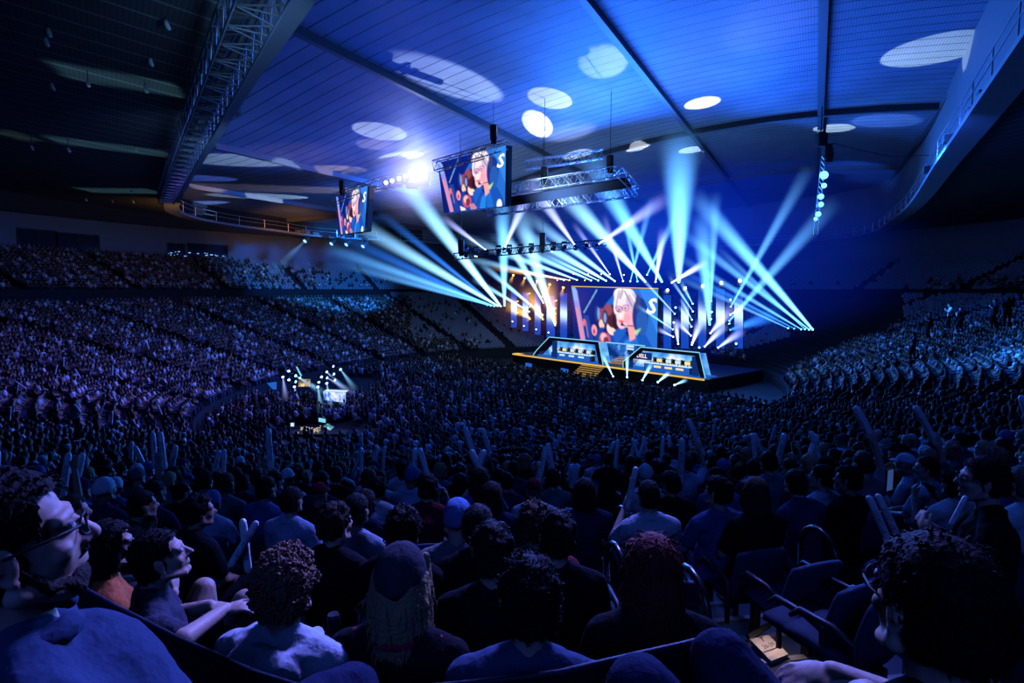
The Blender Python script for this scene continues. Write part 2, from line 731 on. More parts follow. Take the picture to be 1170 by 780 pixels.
def hand_parts(bm, wrist, d, n, side, curl=0.5, fr=0.0085, spread=0.12):
    """palm, four unequal fingers with two bends and a thumb. d along the hand, n out of the back of the hand"""
    d = V(d).normalized()
    n = (V(n) - d * V(n).dot(d)).normalized()
    s = d.cross(n) * side           # towards the thumb
    M = Matrix((s, d, n)).transposed()
    ellipsoid(bm, wrist + d * .045, (.041, .054, .017), M, 2)
    for i, (off, L_) in enumerate(((.029, .074), (.010, .083), (-.010, .076), (-.028, .058))):
        base = wrist + d * .085 + s * off
        a1 = curl * .8
        fd = (d + s * (off * spread * 30 * .1)).normalized()
        d1 = (fd * math.cos(a1) - n * math.sin(a1))
        d2 = (fd * math.cos(a1 + curl * .9) - n * math.sin(a1 + curl * .9))
        d3 = (fd * math.cos(a1 + curl * 1.5) - n * math.sin(a1 + curl * 1.5))
        p1 = base + d1 * L_ * .45
        p2 = p1 + d2 * L_ * .32
        p3 = p2 + d3 * L_ * .23
        chain(bm, [base - d * .02, base, p1, p2, p3], [fr, fr * 1.05, fr, fr * .92, fr * .8], 8)
    t0 = wrist + d * .022 + s * .026
    t1 = wrist + d * .058 + s * .056 - n * .012 * curl
    t2 = t1 + (d * .8 + s * .35 - n * .5 * curl).normalized() * .034
    chain(bm, [t0, t1, t2], [fr * 1.5, fr * 1.2, fr], 8)


def rotx(a):
    return Matrix.Rotation(a, 3, 'X')


def rotz(a):
    return Matrix.Rotation(a, 3, 'Z')


POSES = {
    # wrists / elbows relative to the seated figure; facing +Y, seat surface at z .45
    'lap': dict(el=((-.25, .05, .74), (.25, .05, .74)), wr=((-.09, .3, .63), (.09, .28, .64)), hd=((.5, .8, -.3), (-.5, .8, -.3)), hn=((0, .3, 1), (0, .3, 1))),
    'knees': dict(el=((-.27, .1, .75), (.27, .1, .75)), wr=((-.14, .36, .62), (.14, .36, .62)), hd=((.1, 1, -.3), (-.1, 1, -.3)), hn=((0, .3, 1), (0, .3, 1))),
    'clap': dict(el=((-.27, .12, .82), (.27, .12, .82)), wr=((-.1, .36, 1.0), (.1, .36, 1.02)), hd=((.25, .45, .9), (-.25, .45, .9)), hn=((-1, .1, .1), (1, .1, .1))),
    'raised': dict(el=((-.25, .06, .75), (.3, .12, 1.12)), wr=((-.09, .3, .64), (.24, .16, 1.38)), hd=((.5, .8, -.3), (-.05, .1, 1)), hn=((0, .3, 1), (0, -1, .1))),
    'chin': dict(el=((-.2, .22, .72), (.25, .05, .74)), wr=((-.07, .13, 1.0), (.06, .28, .66)), hd=((.2, -.1, 1), (-.5, .8, -.3)), hn=((-.6, .6, 0), (0, .3, 1))),
    'chest': dict(el=((-.24, .08, .76), (.24, .08, .76)), wr=((-.1, .24, .9), (.1, .25, .9)), hd=((.6, .3, .5), (-.6, .3, .5)), hn=((-.3, 1, .3), (.3, 1, .3))),
}


def figure(key, pose='lap', head_yaw=0.0, head_pitch=0.0, lean=0.0, standing=False, voxel=0.011, sleeve='short', build=1.0, hood=False, fine=False, walk=0.0, over=None, shorts=False):
    """meshes of one posed figure: body, shirt, trousers and the head's place"""
    ps = dict(POSES[pose])
    over = over or {}
    ps.update({k: v for k, v in over.items() if k in ps})
    H = .40 if standing else 0.0            # how much higher the pelvis is
    up = V((0, 0, H))
    Lm = Matrix.Rotation(-lean, 3, 'X')     # lean forward about the hips
    piv = V((0, 0, .52))

    def A(p):
        return Lm @ (V(p) - piv) + piv + up
    hc = A((0, .015, 1.225))
    hR = Matrix.Rotation(-head_yaw, 3, 'Z') @ Matrix.Rotation(head_pitch, 3, 'X')
    b = build

    def torso(bm, g, neck=True):
        ellipsoid(bm, A((0, -.03, .88)), (.158 * b + g, .105 * b + g, .17 + g), Lm)
        ellipsoid(bm, A((0, -.005, .69)), (.148 * b + g * 1.6, .112 * b + g * 1.4, .2), Lm)
        ellipsoid(bm, A((0, -.01, .55)), (.165 * b + g, .125 * b + g, .115), Lm)
        capsule(bm, A((-.165 * b, -.035, .985)), A((.165 * b, -.035, .985)), .062 + g, .062 + g)
        for s in (-1, 1):
            capsule(bm, A((s * .03, -.035, 1.06)), A((s * .15 * b, -.035, 1.0)), .045 + g, .055 + g)

    hips = [V((s * .095, 0, .53)) + up for s in (-1, 1)]
    if standing:
        knees = [V((-.1, .03 + walk, .50)), V((.1, .02 - walk * .3, .50))]
        ankles = [V((-.1, -.02 + walk * 1.2, .09)), V((.1, -.03 - walk, .09))]
    else:
        knees = [V((-.13, .46, .53)), V((.13, .46, .53))]
        ankles = [V((-.13, .47, .1)), V((.13, .45, .1))]

    knees = [V(k) for k in over.get('kn', knees)]
    ankles = [V(k) for k in over.get('an', ankles)]
    # body
    bm = bmesh.new()
    torso(bm, 0)
    capsule(bm, A((0, -.03, 1.0)), hc + V((0, -.02, -.06)), .058, .055)
    head_parts(bm, hc, hR)
    fr = .0085 if fine else .0115
    for i, s in enumerate((-1, 1)):
        sh = A((s * .185 * b, -.035, .985))
        el, wr = A(ps['el'][i]), A(ps['wr'][i])
        chain(bm, [sh, el], [.05, .041])
        chain(bm, [el, wr], [.041, .028])
        hand_parts(bm, wr, Lm @ V(ps['hd'][i]), Lm @ V(ps['hn'][i]), -s, .55, fr)
        chain(bm, [hips[i], knees[i], ankles[i]], [.085, .06, .042])
        chain(bm, [ankles[i] + V((0, -.03, -.05)), ankles[i] + V((0, .16, -.06))], [.04, .032])
    body = remeshed('body_' + key, bm, voxel, 2 if fine else 1)

    # shirt
    bm = bmesh.new()
    torso(bm, .016)
    for i, s in enumerate((-1, 1)):
        sh = A((s * .185 * b, -.035, .985))
        el, wr = A(ps['el'][i]), A(ps['wr'][i])
        if sleeve == 'long':
            chain(bm, [sh, el, el.lerp(wr, .93)], [.073, .06, .043])
        else:
            chain(bm, [sh, sh.lerp(el, .72)], [.07, .064])
    if hood:
        ellipsoid(bm, A((0, -.135, 1.0)), (.15, .07, .10), Lm @ rotx(.3))
        for s in (-1, 1):
            chain(bm, [A((s * .1, -.1, 1.04)), A((s * .115, -.02, 1.05)), A((s * .07, .07, 1.02))], [.04, .038, .03])
    else:
        ring_ = [A((.068 * math.cos(t), -.03 + .062 * math.sin(t), 1.062 + .012 * -math.sin(t))) for t in np.linspace(0, 2 * PI, 13)]
        chain(bm, ring_, [.014] * 13, 8)
    capsule(bm, A((0, -.01, .58)), A((0, -.03, .9)), .145 * b, .135 * b, 16)
    shirt = remeshed('shirt_' + key, bm, max(voxel, .011), 2, .007 if not hood else .011, 11, cut=lambda c: c.z < .47 + H)

    # trousers
    bm = bmesh.new()
    ellipsoid(bm, V((0, -.01, .55)) + up, (.172 * b, .133 * b, .105))
    for i in range(2):
        chain(bm, [hips[i], knees[i], ankles[i]] if not shorts else [hips[i], hips[i].lerp(knees[i], .75)], [.098, .075, .058])
    trs = remeshed('trousers_' + key, bm, .018, 2, .006, 12)
    return dict(body=body, shirt=shirt, trousers=trs, hc=hc, hR=hR)


def hair_mesh(key, style, fine=False):
    """hair or headgear around a head centred on the origin, face towards +Y"""
    rnd = random.Random(hash(style) % 1000 + 3)
    if style in ('beanie',):
        bm = bmesh.new()
        bmesh.ops.create_uvsphere(bm, u_segments=28, v_segments=18, radius=1)
        for v in bm.verts:
            c = v.co
            v.co = V((c.x * .092, c.y * .11 - .014, c.z * .115 + .032))
        bmesh.ops.delete(bm, geom=[v for v in bm.verts if v.co.z < .012 + .25 * max(0, v.co.y) - .02], context='VERTS')
        me = bpy.data.meshes.new('beanie_' + key)
        for v in bm.verts:
            v.co *= 1 + .012 * math.sin(math.atan2(v.co.y, v.co.x) * 26)
        bmesh.ops.solidify(bm, geom=bm.faces[:], thickness=.008)
        bm.to_mesh(me)
        bm.free()
        me.polygons.foreach_set('use_smooth', [True] * len(me.polygons))
        # folded brim
        return me
    if style in ('cap',):
        bm = bmesh.new()
        bmesh.ops.create_uvsphere(bm, u_segments=28, v_segments=18, radius=1)
        for v in bm.verts:
            c = v.co
            v.co = V((c.x * .088, c.y * .106 - .012, c.z * .108 + .03))
        bmesh.ops.delete(bm, geom=[v for v in bm.verts if v.co.z < .02], context='VERTS')
        # visor
        rows = []
        for k in range(5):
            t = k / 4
            row = []
            for i in range(13):
                a = PI * (.14 + .72 * i / 12)
                row.append(bm.verts.new((math.cos(a) * (.088 + .0 * t), -.012 + math.sin(a) * (.104 + .075 * t * math.sin(a)), .03 - .022 * t * t + .006 * math.sin(a))))
            rows.append(row)
        for k in range(4):
            for i in range(12):
                bm.faces.new((rows[k][i], rows[k][i + 1], rows[k + 1][i + 1], rows[k + 1][i]))
        bmesh.ops.create_icosphere(bm, subdivisions=1, radius=.009, matrix=Matrix.Translation((0, -.012, .14)))
        bmesh.ops.solidify(bm, geom=bm.faces[:], thickness=.005)
        me = bpy.data.meshes.new('cap_' + key)
        bm.to_mesh(me)
        bm.free()
        me.polygons.foreach_set('use_smooth', [True] * len(me.polygons))
        return me
    # hair: a shell over the skull, roughened, plus locks that break the outline
    bm = bmesh.new()
    g = {'short': .011, 'curly': .013, 'under': .0, 'long': .012, 'bob': .014, 'bun': .012, 'messy': .016, 'crop': .006}[style]
    ellipsoid(bm, (0, -.016, .036), (.077 + g, .097 + g, .088 + g), None, 4)
    ellipsoid(bm, (0, -.05, -.02), (.072 + g, .062 + g, .07 + g), None, 3)
    if style in ('long', 'bob', 'under'):
        low = -.30 if style in ('long', 'under') else -.13
        for k in range(11):
            a = PI * (1.0 + k / 10)
            x, y = math.cos(a) * .085, -.02 + math.sin(a) * .085
            chain(bm, [(x * .9, y * .9 + .01, .03), (x, y, -.06), (x * 1.15, y * 1.1, low)], [.028, .03, .02], 8)
        for s in (-1, 1):
            chain(bm, [(s * .07, .05, .07), (s * .09, .025, -.02), (s * .095, .02, low * .8)], [.02, .022, .014], 8)
    if style == 'bun':
        ellipsoid(bm, (0, -.12, .085), (.042, .042, .042), None, 2)
    me = remeshed('hair_' + key, bm, .009 if fine else .013, 1, {'short': .008, 'curly': .02, 'messy': .02}.get(style, .006), 28 if style in ('curly', 'messy') else 16,
                  cut=lambda c: (c.y > .055 + .2 * max(0, .02 - abs(c.x)) and c.z < .072) or (c.y > .02 and c.z < .02 and abs(c.x) < .085 and style not in ('long', 'bob', 'under')) or (c.z < -.07 and style in ('short', 'crop', 'curly', 'messy', 'bun')) or (c.y > .012 and c.z < -.03 and style not in ('long', 'bob', 'under')))
    # locks
    nl = {'short': 300, 'curly': 520, 'messy': 420, 'long': 420, 'bob': 300, 'bun': 90, 'crop': 0, 'under': 260}[style] if fine else {'curly': 130, 'messy': 110, 'short': 50, 'long': 50}.get(style, 30)
    b2 = bmesh.new()
    b2.from_mesh(me)
    b2.verts.ensure_lookup_table()
    b2.normal_update()
    base = [(v.co.copy(), v.normal.copy()) for v in b2.verts if v.normal.length > .5 and (style != 'under' or v.co.z < .0)]
    for _ in range(nl):
        c, n = rnd.choice(base)
        if style == 'curly':
            t = n.orthogonal().normalized()
            t = Quaternion(n, rnd.uniform(0, 2 * PI)) @ t
            r_ = rnd.uniform(.006, .011)
            pts = [c + n * (r_ * .4 + r_ * math.sin(a)) + t * (r_ * math.cos(a)) for a in np.linspace(-.4, PI + .6, 6)]
            chain_l = [(p, .0042) for p in pts]
        else:
            down = V((0, -.25, -1)) if style != 'messy' else V((rnd.uniform(-1, 1), rnd.uniform(-1, 1), rnd.uniform(-.6, 1)))
            dirv = (n * (.12 if style in ('long', 'bob', 'short', 'under') else .3) + (down - n * down.dot(n)) * .9 + V((rnd.uniform(-.3, .3), rnd.uniform(-.3, .3), rnd.uniform(-.2, .2)))).normalized()
            L_ = rnd.uniform(.010, .022) * (2.6 if style in ('long', 'bob', 'under') else 1)
            pts = [c - n * .004, c + dirv * L_ * .5 + n * .004, c + dirv * L_]
            chain_l = [(pts[0], .0036), (pts[1], .0028), (pts[2], .0007)]
        prev = None
        for i, (p, r_) in enumerate(chain_l):
            dd = (chain_l[min(i + 1, len(chain_l) - 1)][0] - chain_l[max(i - 1, 0)][0]).normalized()
            a_ = dd.orthogonal().normalized()
            b_ = dd.cross(a_)
            ringv = [b2.verts.new(p + (a_ * math.cos(2 * PI * k / 4) + b_ * math.sin(2 * PI * k / 4)) * r_) for k in range(4)]
            if prev:
                for k in range(4):
                    b2.faces.new((prev[k], prev[(k + 1) % 4], ringv[(k + 1) % 4], ringv[k]))
            prev = ringv
    b2.to_mesh(me)
    b2.free()
    me.polygons.foreach_set('use_smooth', [True] * len(me.polygons))
    return me


m_skin = obj_color_mat('skin', 0.55, 0.35, 0.05, 60)
m_cloth = obj_color_mat('cloth', 0.95, 0.04, 0.6, 16, 0.0)
m_denim = obj_color_mat('trouser_cloth', 0.95, 0.04, 0.5, 20, 0.0)
m_hair = obj_color_mat('hair', 0.75, 0.12, 0.5, 70)
m_stick = mat('inflated_white_plastic', (0.72, 0.74, 0.78), 0.35, spec=0.5)
m_ink = mat('printed_black_ink', (0.01, 0.01, 0.012), 0.6)

SKIN = {'light': (.52, .33, .25), 'tan': (.38, .22, .15), 'brown': (.22, .12, .075)}
CLOTH = {'white': (.62, .64, .68), 'black': (.012, .012, .015), 'grey': (.16, .165, .18), 'navy': (.02, .028, .07), 'blue': (.06, .13, .32), 'orange': (.5, .13, .05),
         'red': (.15, .02, .03), 'pale blue': (.33, .42, .58), 'teal': (.04, .17, .19), 'purple': (.12, .06, .2)}
HAIRC = {'black': (.008, .007, .007), 'dark brown': (.03, .018, .012), 'brown': (.07, .04, .022), 'blond': (.36, .25, .13), 'red': (.16, .025, .02), 'ginger': (.30, .15, .10)}

FIGS = {}


def fig(key, **kw):
    if key not in FIGS:
        FIGS[key] = figure(key, **kw)
    return FIGS[key]


HAIRS = {}


def hair(style, fine=False):
    k = style + ('_fine' if fine else '')
    if k not in HAIRS:
        HAIRS[k] = hair_mesh(k, style, fine)
    return HAIRS[k]


def put_person(f, loc, yaw, skin, shirt, hairc, style, trousers='navy', label=None, group=None, scale=1.0, fine=False, garment='shirt', hatc=None, under=None):
    """the person's body is the thing; clothing and hair are its parts"""
    o = link('person', f['body'], m_skin)
    o.location = loc
    o.rotation_euler = (0, 0, -yaw)
    o.scale = (scale,) * 3
    o.color = (*SKIN[skin], 1) if isinstance(skin, str) else (*skin, 1)
    tag(o, label, 'person', group)
    c = link(garment, f['shirt'], m_cloth, o)
    c.color = (*CLOTH[shirt], 1) if isinstance(shirt, str) else (*shirt, 1)
    t = link('trousers', f['trousers'], m_denim, o)
    t.color = (*CLOTH[trousers], 1)
    if style:
        hm = hair(style, fine)
        isgear = style in ('beanie', 'cap')
        h = link({'beanie': 'beanie', 'cap': 'cap'}.get(style, 'hair'), hm, m_cloth if isgear else m_hair, o)
        h.matrix_local = Matrix.Translation(f['hc']) @ f['hR'].to_4x4()
        h.color = (*(hatc or HAIRC[hairc]), 1) if isgear else (*HAIRC[hairc], 1)
        if under:
            h2 = link('hair', hair(under, fine), m_hair, o)
            h2.matrix_local = Matrix.Translation(f['hc']) @ f['hR'].to_4x4()
            h2.color = (*HAIRC[hairc], 1)
    return o


# ---- inflatable clapper sticks
def stick_mesh():
    mb = MB()
    n, L_ = 12, .60
    rs = [(0, .004), (.01, .022), (.035, .037), (.08, .042), (L_ - .08, .042), (L_ - .03, .037), (L_ - .008, .022), (L_, .004)]
    mb.tube([(0, 0, z) for z, r in rs], [r for z, r in rs], n)
    return pymesh('stick', mb.v, mb.f, True)


STICK = stick_mesh()


def text_mesh(body, size, depth=0.0, align='CENTER', bold=0.0, shear=0.0):
    c = bpy.data.curves.new('txt', 'FONT')
    c.body = body
    c.size = size
    c.offset = bold
    c.shear = shear
    c.align_x = align
    c.align_y = 'CENTER'
    c.extrude = depth
    c.resolution_u = 2
    o = bpy.data.objects.new('txt', c)
    COL.objects.link(o)
    dg = bpy.context.evaluated_depsgraph_get()
    me = bpy.data.meshes.new_from_object(o.evaluated_get(dg))
    bpy.data.objects.remove(o)
    bpy.data.curves.remove(c)
    return me


def stick_text():
    me = text_mesh('SECRETLAB', .055)
    # wrap the lettering round the tube, running down its length
    for v in me.vertices:
        x, y = v.co.x, v.co.y
        a = y / .0435
        v.co = V((.0435 * math.sin(a), -.0435 * math.cos(a), .30 - x))
    return me


STEXT = stick_text()


def put_stick(loc, direction, label, group=None, roll=0.0, scale=1.0):
    o = link('clapper_stick', STICK, m_stick)
    z_ = V(direction).normalized()
    y_ = V(loc) - CAM
    y_ = (y_ - z_ * y_.dot(z_)).normalized()
    q = Matrix((y_.cross(z_), y_, z_)).transposed().to_quaternion() @ Quaternion((0, 0, 1), roll)
    o.rotation_mode = 'QUATERNION'
    o.rotation_quaternion = q
    o.location = V(loc)
    o.scale = (scale,) * 3
    tag(o, label, 'clapper stick', group)
    t = link('printed_lettering', STEXT, m_ink, o)
    return o
# ------------------------------------------------------------------ the audience
_TH = np.linspace(0, 2 * PI, 721)[:-1]
_NX = np.stack([np.cos(_TH), np.sin(_TH)], 1)
_A, _B = _NX @ E1, _NX @ E2
_Q = np.sqrt(EA * EA * _A * _A + EB * EB * _B * _B)
_P0 = EC + (EA * EA * _A / _Q)[:, None] * E1 + (EB * EB * _B / _Q)[:, None] * E2


def off_of(x, y):
    d = ((np.array([x, y]) - _P0) * _NX).sum(1)
    i = int(np.argmax(d))
    return float(d[i]), float(_TH[i])


def row_curve(off, spacing):
    """evenly spaced seats along one row: x, y, outward angle"""
    p = _P0 + _NX * off
    seg = np.linalg.norm(np.roll(p, -1, 0) - p, axis=1)
    cum = np.concatenate([[0], np.cumsum(seg)])
    n = int(cum[-1] / spacing)
    s = (np.arange(n) + .5) * cum[-1] / n
    i = np.searchsorted(cum, s) - 1
    f = (s - cum[i]) / seg[i]
    j = (i + 1) % len(p)
    q = p[i] * (1 - f)[:, None] + p[j] * f[:, None]
    dth = ((_TH[j] - _TH[i] + PI) % (2 * PI)) - PI
    return q, _TH[i] + dth * f


# stair aisles run straight down the rake along these outward angles
_c16 = _P0 + _NX * 16
_s16 = np.concatenate([[0], np.cumsum(np.linalg.norm(np.roll(_c16, -1, 0) - _c16, axis=1))])
_th_a = off_of(1.75, 5.0)[1]
_sa = np.interp(_th_a, _TH, _s16[:-1])
NA = int(_s16[-1] / 9.6)
AISLES = [float(np.interp((_sa + i * _s16[-1] / NA) % _s16[-1], _s16[:-1], _TH)) for i in range(NA)]
_AP = [plan(t, 0) for t in AISLES]


def aisle_dist(x, y):
    best = 9
    for p, n in _AP:
        r = np.array([x, y]) - p
        if r @ n > 0:
            best = min(best, abs(r[0] * n[1] - r[1] * n[0]))
    return best


STAGE_AT = np.array([12.0, 66.0])
HEADZ = 1.225


def head_surface(px, py):
    """where a sight line meets the level of seated heads on the lower rake"""
    d = ray(px, py)
    lo, hi = .4, 45.0
    for _ in range(40):
        m_ = (lo + hi) / 2
        p = CAM + d * (m_ / d.y)
        if p.z > tread_z(off_of(p.x, p.y)[0]) + HEADZ:
            lo = m_
        else:
            hi = m_
    return CAM + d * (lo / d.y)


D = math.radians
YAW = [0, D(25), D(-25)]
# figures used for the rows nearby
VAR = [('lap', 0), ('lap', 25), ('lap', -25), ('knees', 10), ('clap', 0), ('clap', 15), ('chin', -10), ('chest', 10), ('raised', 0), ('chest', -20)]


def varfig(i, sleeve='short', hood=False):
    pose, hy = VAR[i % len(VAR)]
    return fig('%s_%d_%s_%d' % (pose, hy, sleeve, hood), pose=pose, head_yaw=D(hy), voxel=.013, sleeve=sleeve, hood=hood, lean=[.0, .1, -.08, .2, .05, .0, .22, .05, .0, .1][i % 10])


taken = []          # seats already filled: x, y
HERO = {}


def hero(key, px, py, d, yaw, style, hairc, shirt, skin, label, pose='lap', hy=0, hp=0, lean=.0, sleeve='short', hood=False, fine=True, garment='t_shirt', trousers='navy',
         build=1.0, scale=1.0, hatc=None, voxel=.0065, under=None, over=None, shorts=False):
    p = head_surface(px, py) if d is None else P(px, py, d)
    if over:
        fwd = V((math.sin(D(yaw)), math.cos(D(yaw)), 0))
        rgt = V((fwd.y, -fwd.x, 0))
        root = p - V((0, 0, 1.225 * scale))
        over = {k: tuple((lambda r: tuple(c / scale for c in (r.dot(rgt), r.dot(fwd), r.z)))(w - root if k not in ('hd', 'hn') else w * scale) for w in ws) for k, ws in over.items()}
    f = fig('hero_' + key, pose=pose, head_yaw=D(hy), head_pitch=D(hp), lean=lean, voxel=voxel if fine else .011, sleeve=sleeve, hood=hood, fine=fine, build=build, over=over, shorts=shorts)
    y = D(yaw)
    hc = f['hc'] * scale
    off = V((hc.x * math.cos(y) + hc.y * math.sin(y), -hc.x * math.sin(y) + hc.y * math.cos(y), hc.z))
    o = put_person(f, p - off, y, skin, shirt, hairc, style, trousers, label, None, scale, fine, garment, hatc, under)
    taken.append((p.x, p.y))
    HERO[key] = (o, f)
    return o, f


# first rows, seen from close behind
hero('glasses_left', 6, 622, .95, 47, 'short', 'black', (.04, .065, .13), 'light', 'bearded man with black glasses and blue polo shirt filling the lower corner beside the camera', hy=0, hp=8, lean=-.32, build=1.22, garment='polo_shirt', voxel=.005, scale=1.05,
     over=dict(el=(P(-60, 900, .75), P(60, 900, .9)), wr=(P(0, 1050, .8), P(60, 1100, .95)), hd=(V((.3, .6, -.6)), V((.3, .6, -.6))), hn=(V((0, .3, 1)), V((0, .3, 1)))))
hero('glasses_right', 1066, 690, 1.05, -4, 'short', 'black', (.006, .006, .008), 'light', 'dark silhouetted man with bushy black hair and glasses resting a hand over his knee', pose='knees', hy=-4, build=1.12, garment='t_shirt', voxel=.006, scale=1.08,
     over=dict(kn=(P(728, 784, 1.2), P(822, 750, 1.40)), an=(P(700, 1000, 1.4), P(800, 960, 1.5)), el=(P(985, 800, .95), P(1030, 800, 1.3)), wr=(P(950, 900, 1.0), P(948, 764, 1.42)), hd=(V((-1, .2, -.1)), V((-1, .05, -.10))), hn=(V((0, 0, 1)), V((.05, -.25, 1)))))
hero('orange', 126, 622, None, 48, 'bob', 'black', 'orange', 'light', 'person in an orange shirt with smooth black hair watching sideways, behind the seat rail', lean=-.05, hy=5, pose='chest')
hero('profile', 184, 636, None, 56, 'short', 'black', (.05, .052, .075), 'light', 'short-haired man in a dark grey T-shirt lifting his chin towards the stage', hp=14, hy=5, pose='knees', shorts=True,
     over=dict(kn=(P(236, 672, 2.85), P(284, 686, 2.62)), an=(P(250, 760, 2.9), P(300, 770, 2.7)), el=(P(205, 700, 2.6), P(215, 728, 2.2)), wr=(P(243, 690, 2.62), P(262, 694, 2.45)), hd=(V((.8, .1, -.2)), V((.9, .2, .0))), hn=(V((0, 0, 1)), V((0, -.1, 1)))))
hero('curly', 328, 668, None, 12, 'curly', 'ginger', (.5, .53, .6), 'light', 'person with curly ginger hair in a white hoodie seen from behind', sleeve='long', hood=True, garment='hoodie')
hero('beanie', 459, 664, None, 8, 'beanie', 'blond', (.015, .014, .018), 'light', 'person in a dark beanie with long blond hair and a black top with red collar', sleeve='long', garment='sweater', hatc=(.05, .052, .065), under='under', pose='chin')
hero('denim', 605, 684, None, 4, 'messy', 'black', (.055, .08, .15), 'light', 'dark-haired person in a blue denim shirt seen from behind, beside the beanie wearer', sleeve='long', garment='shirt', pose='lap')
hero('redhead', 746, 648, None, 3, 'long', 'red', 'black', 'light', 'woman with long dark red hair and a black top next to the stair rail', garment='top')
# the next rows
hh = [
    ('a', 84, 584, 55, 'short', 'black', 'pale blue', 'light', 'man in a pale blue shirt in profile behind the orange shirt', 0),
    ('b', 164, 577, 52, 'short', 'black', 'black', 'tan', 'black-clad man in profile with hand near his chin, left block', 6),
    ('c', 228, 584, 24, 'messy', 'black', (.012, .014, .02), 'tan', 'large dark-haired man in black jacket sitting by the crossed clapper sticks', 1),
    ('d', 334, 572, 15, 'short', 'black', 'pale blue', 'light', 'man in a pale blue sports jersey with dark lettering block', 0),
    ('e', 384, 598, 12, 'messy', 'dark brown', 'black', 'light', 'dark curly-headed person in black in front of the ginger hair', 1),
    ('f', 408, 583, 15, 'short', 'black', (.26, .3, .38), 'light', 'short-haired person in a light grey T-shirt turned towards the stage', 0),
    ('g', 462, 604, 8, 'curly', 'black', 'black', 'tan', 'person with thick black curls directly above the beanie wearer', 3),
    ('h', 523, 594, 5, 'beanie', 'black', 'grey', 'light', 'person wearing a bright blue beanie amid dark heads', 0),
    ('i', 547, 601, 5, 'short', 'black', 'black', 'tan', 'black-haired person in black right beside the blue beanie', 7),
    ('j', 563, 630, 2, 'messy', 'black', 'black', 'light', 'spiky black-haired person in black sitting ahead of the denim shirt', 0),
    ('k', 612, 598, 0, 'curly', 'brown', 'red', 'light', 'person with short brown curls and a red collar showing', 1),
    ('l', 636, 612, -3, 'messy', 'black', 'black', 'light', 'person with broad bushy black hair in black, ahead of the red hair', 0),
    ('m', 668, 562, -5, 'bob', 'black', 'navy', 'light', 'person with chin-length black hair in navy by the aisle steps', 0),
    ('n', 741, 566, -5, 'short', 'black', (.5, .54, .62), 'light', 'person in a white T-shirt holding tall clapper sticks beside the aisle', 4),
    ('o', 737, 543, -8, 'beanie', 'black', 'white', 'light', 'person in a pale knitted hat sitting before the white T-shirt', 0),
    ('p', 765, 552, -10, 'short', 'black', 'black', 'tan', 'short-haired person in black just past the white T-shirt, across the stair', 9),
    ('q', 820, 562, -12, 'messy', 'black', (.06, .1, .24), 'light', 'dark-haired person in a blue T-shirt right of the aisle', 2),
    ('r', 862, 563, -14, 'bob', 'brown', 'black', 'light', 'person with rounded brown bob in black, right of the aisle', 0),
    ('s', 908, 552, -18, 'short', 'black', (.03, .05, .11), 'light', 'bearded dark-haired man in navy leaning forward, right block', 3),
    ('t', 938, 545, -20, 'short', 'black', (.42, .48, .6), 'light', 'person in a pale T-shirt between two dark shirts, right block', 2),
    ('u', 968, 548, -22, 'messy', 'black', 'black', 'tan', 'broad dark man in black in front of the paired clapper sticks', 2),
    ('v', 1034, 530, -42, 'cap', 'black', (.46, .5, .6), 'light', 'person wearing a white cap and white T-shirt lifting a phone', 7),
    ('w', 1058, 535, -35, 'short', 'black', (.45, .5, .62), 'light', 'dark-haired person in a white T-shirt behind the white cap', 2),
]
for key, px, py, yaw, st, hc_, sh, sk, lab, vi in hh:
    p = head_surface(px, py)
    f = varfig(vi)
    off = Matrix.Rotation(-D(yaw), 3, 'Z') @ f['hc']
    hat = {'h': (.1, .2, .42), 'o': (.5, .52, .58), 'v': (.5, .56, .68)}.get(key)
    put_person(f, p - off, D(yaw), sk, sh, hc_, st, random.choice(['navy', 'black', 'grey']), lab, None, 1.0, False, 't_shirt', hat)
    taken.append((p.x, p.y))
hero('glasses_far', 1122, 548, 3.0, -58, 'short', 'black', (.01, .01, .012), 'light', 'man in profile with glasses and black T-shirt near the right edge, holding clapper sticks', hy=-5, pose='chest', voxel=.008)

# faces seen close: eyes, glasses, beards
m_eye = mat('eye_white', (.55, .55, .55), .2)
m_lens = mat('spectacle_lens', (.02, .025, .03), .05, spec=.8)


def eyes(key):
    o, f = HERO[key]
    M = Matrix.Translation(f['hc']) @ f['hR'].to_4x4()
    for s in (-1, 1):
        b = bmesh.new()
        bmesh.ops.create_uvsphere(b, u_segments=12, v_segments=8, radius=.0115, matrix=Matrix.Translation((s * .031, .0815, .006)))
        me = bpy.data.meshes.new('eye')
        b.to_mesh(me)
        b.free()
        link('eye', me, m_eye, o).matrix_local = M


def glasses(key):
    o, f = HERO[key]
    M = Matrix.Translation(f['hc']) @ f['hR'].to_4x4()
    mb = MB()
    for s in (-1, 1):
        ring_ = [(s * .034 + .024 * math.cos(t), .108 - .012 * abs(math.cos(t)) * (1 if math.cos(t) * s > 0 else 0), .004 + .019 * math.sin(t)) for t in np.linspace(0, 2 * PI, 17)]
        mb.tube(ring_, .0022, 6)
        mb.tube([(s * .058, .097, .010), (s * .083, .05, .010), (s * .088, -.01, .006), (s * .088, -.03, -.012)], .0024, 6)
    mb.tube([(-.011, .11, .008), (0, .113, .011), (.011, .11, .008)], .0022, 6)
    link('glasses_frame', pymesh('glasses', mb.v, mb.f, True), m_black, o).matrix_local = M


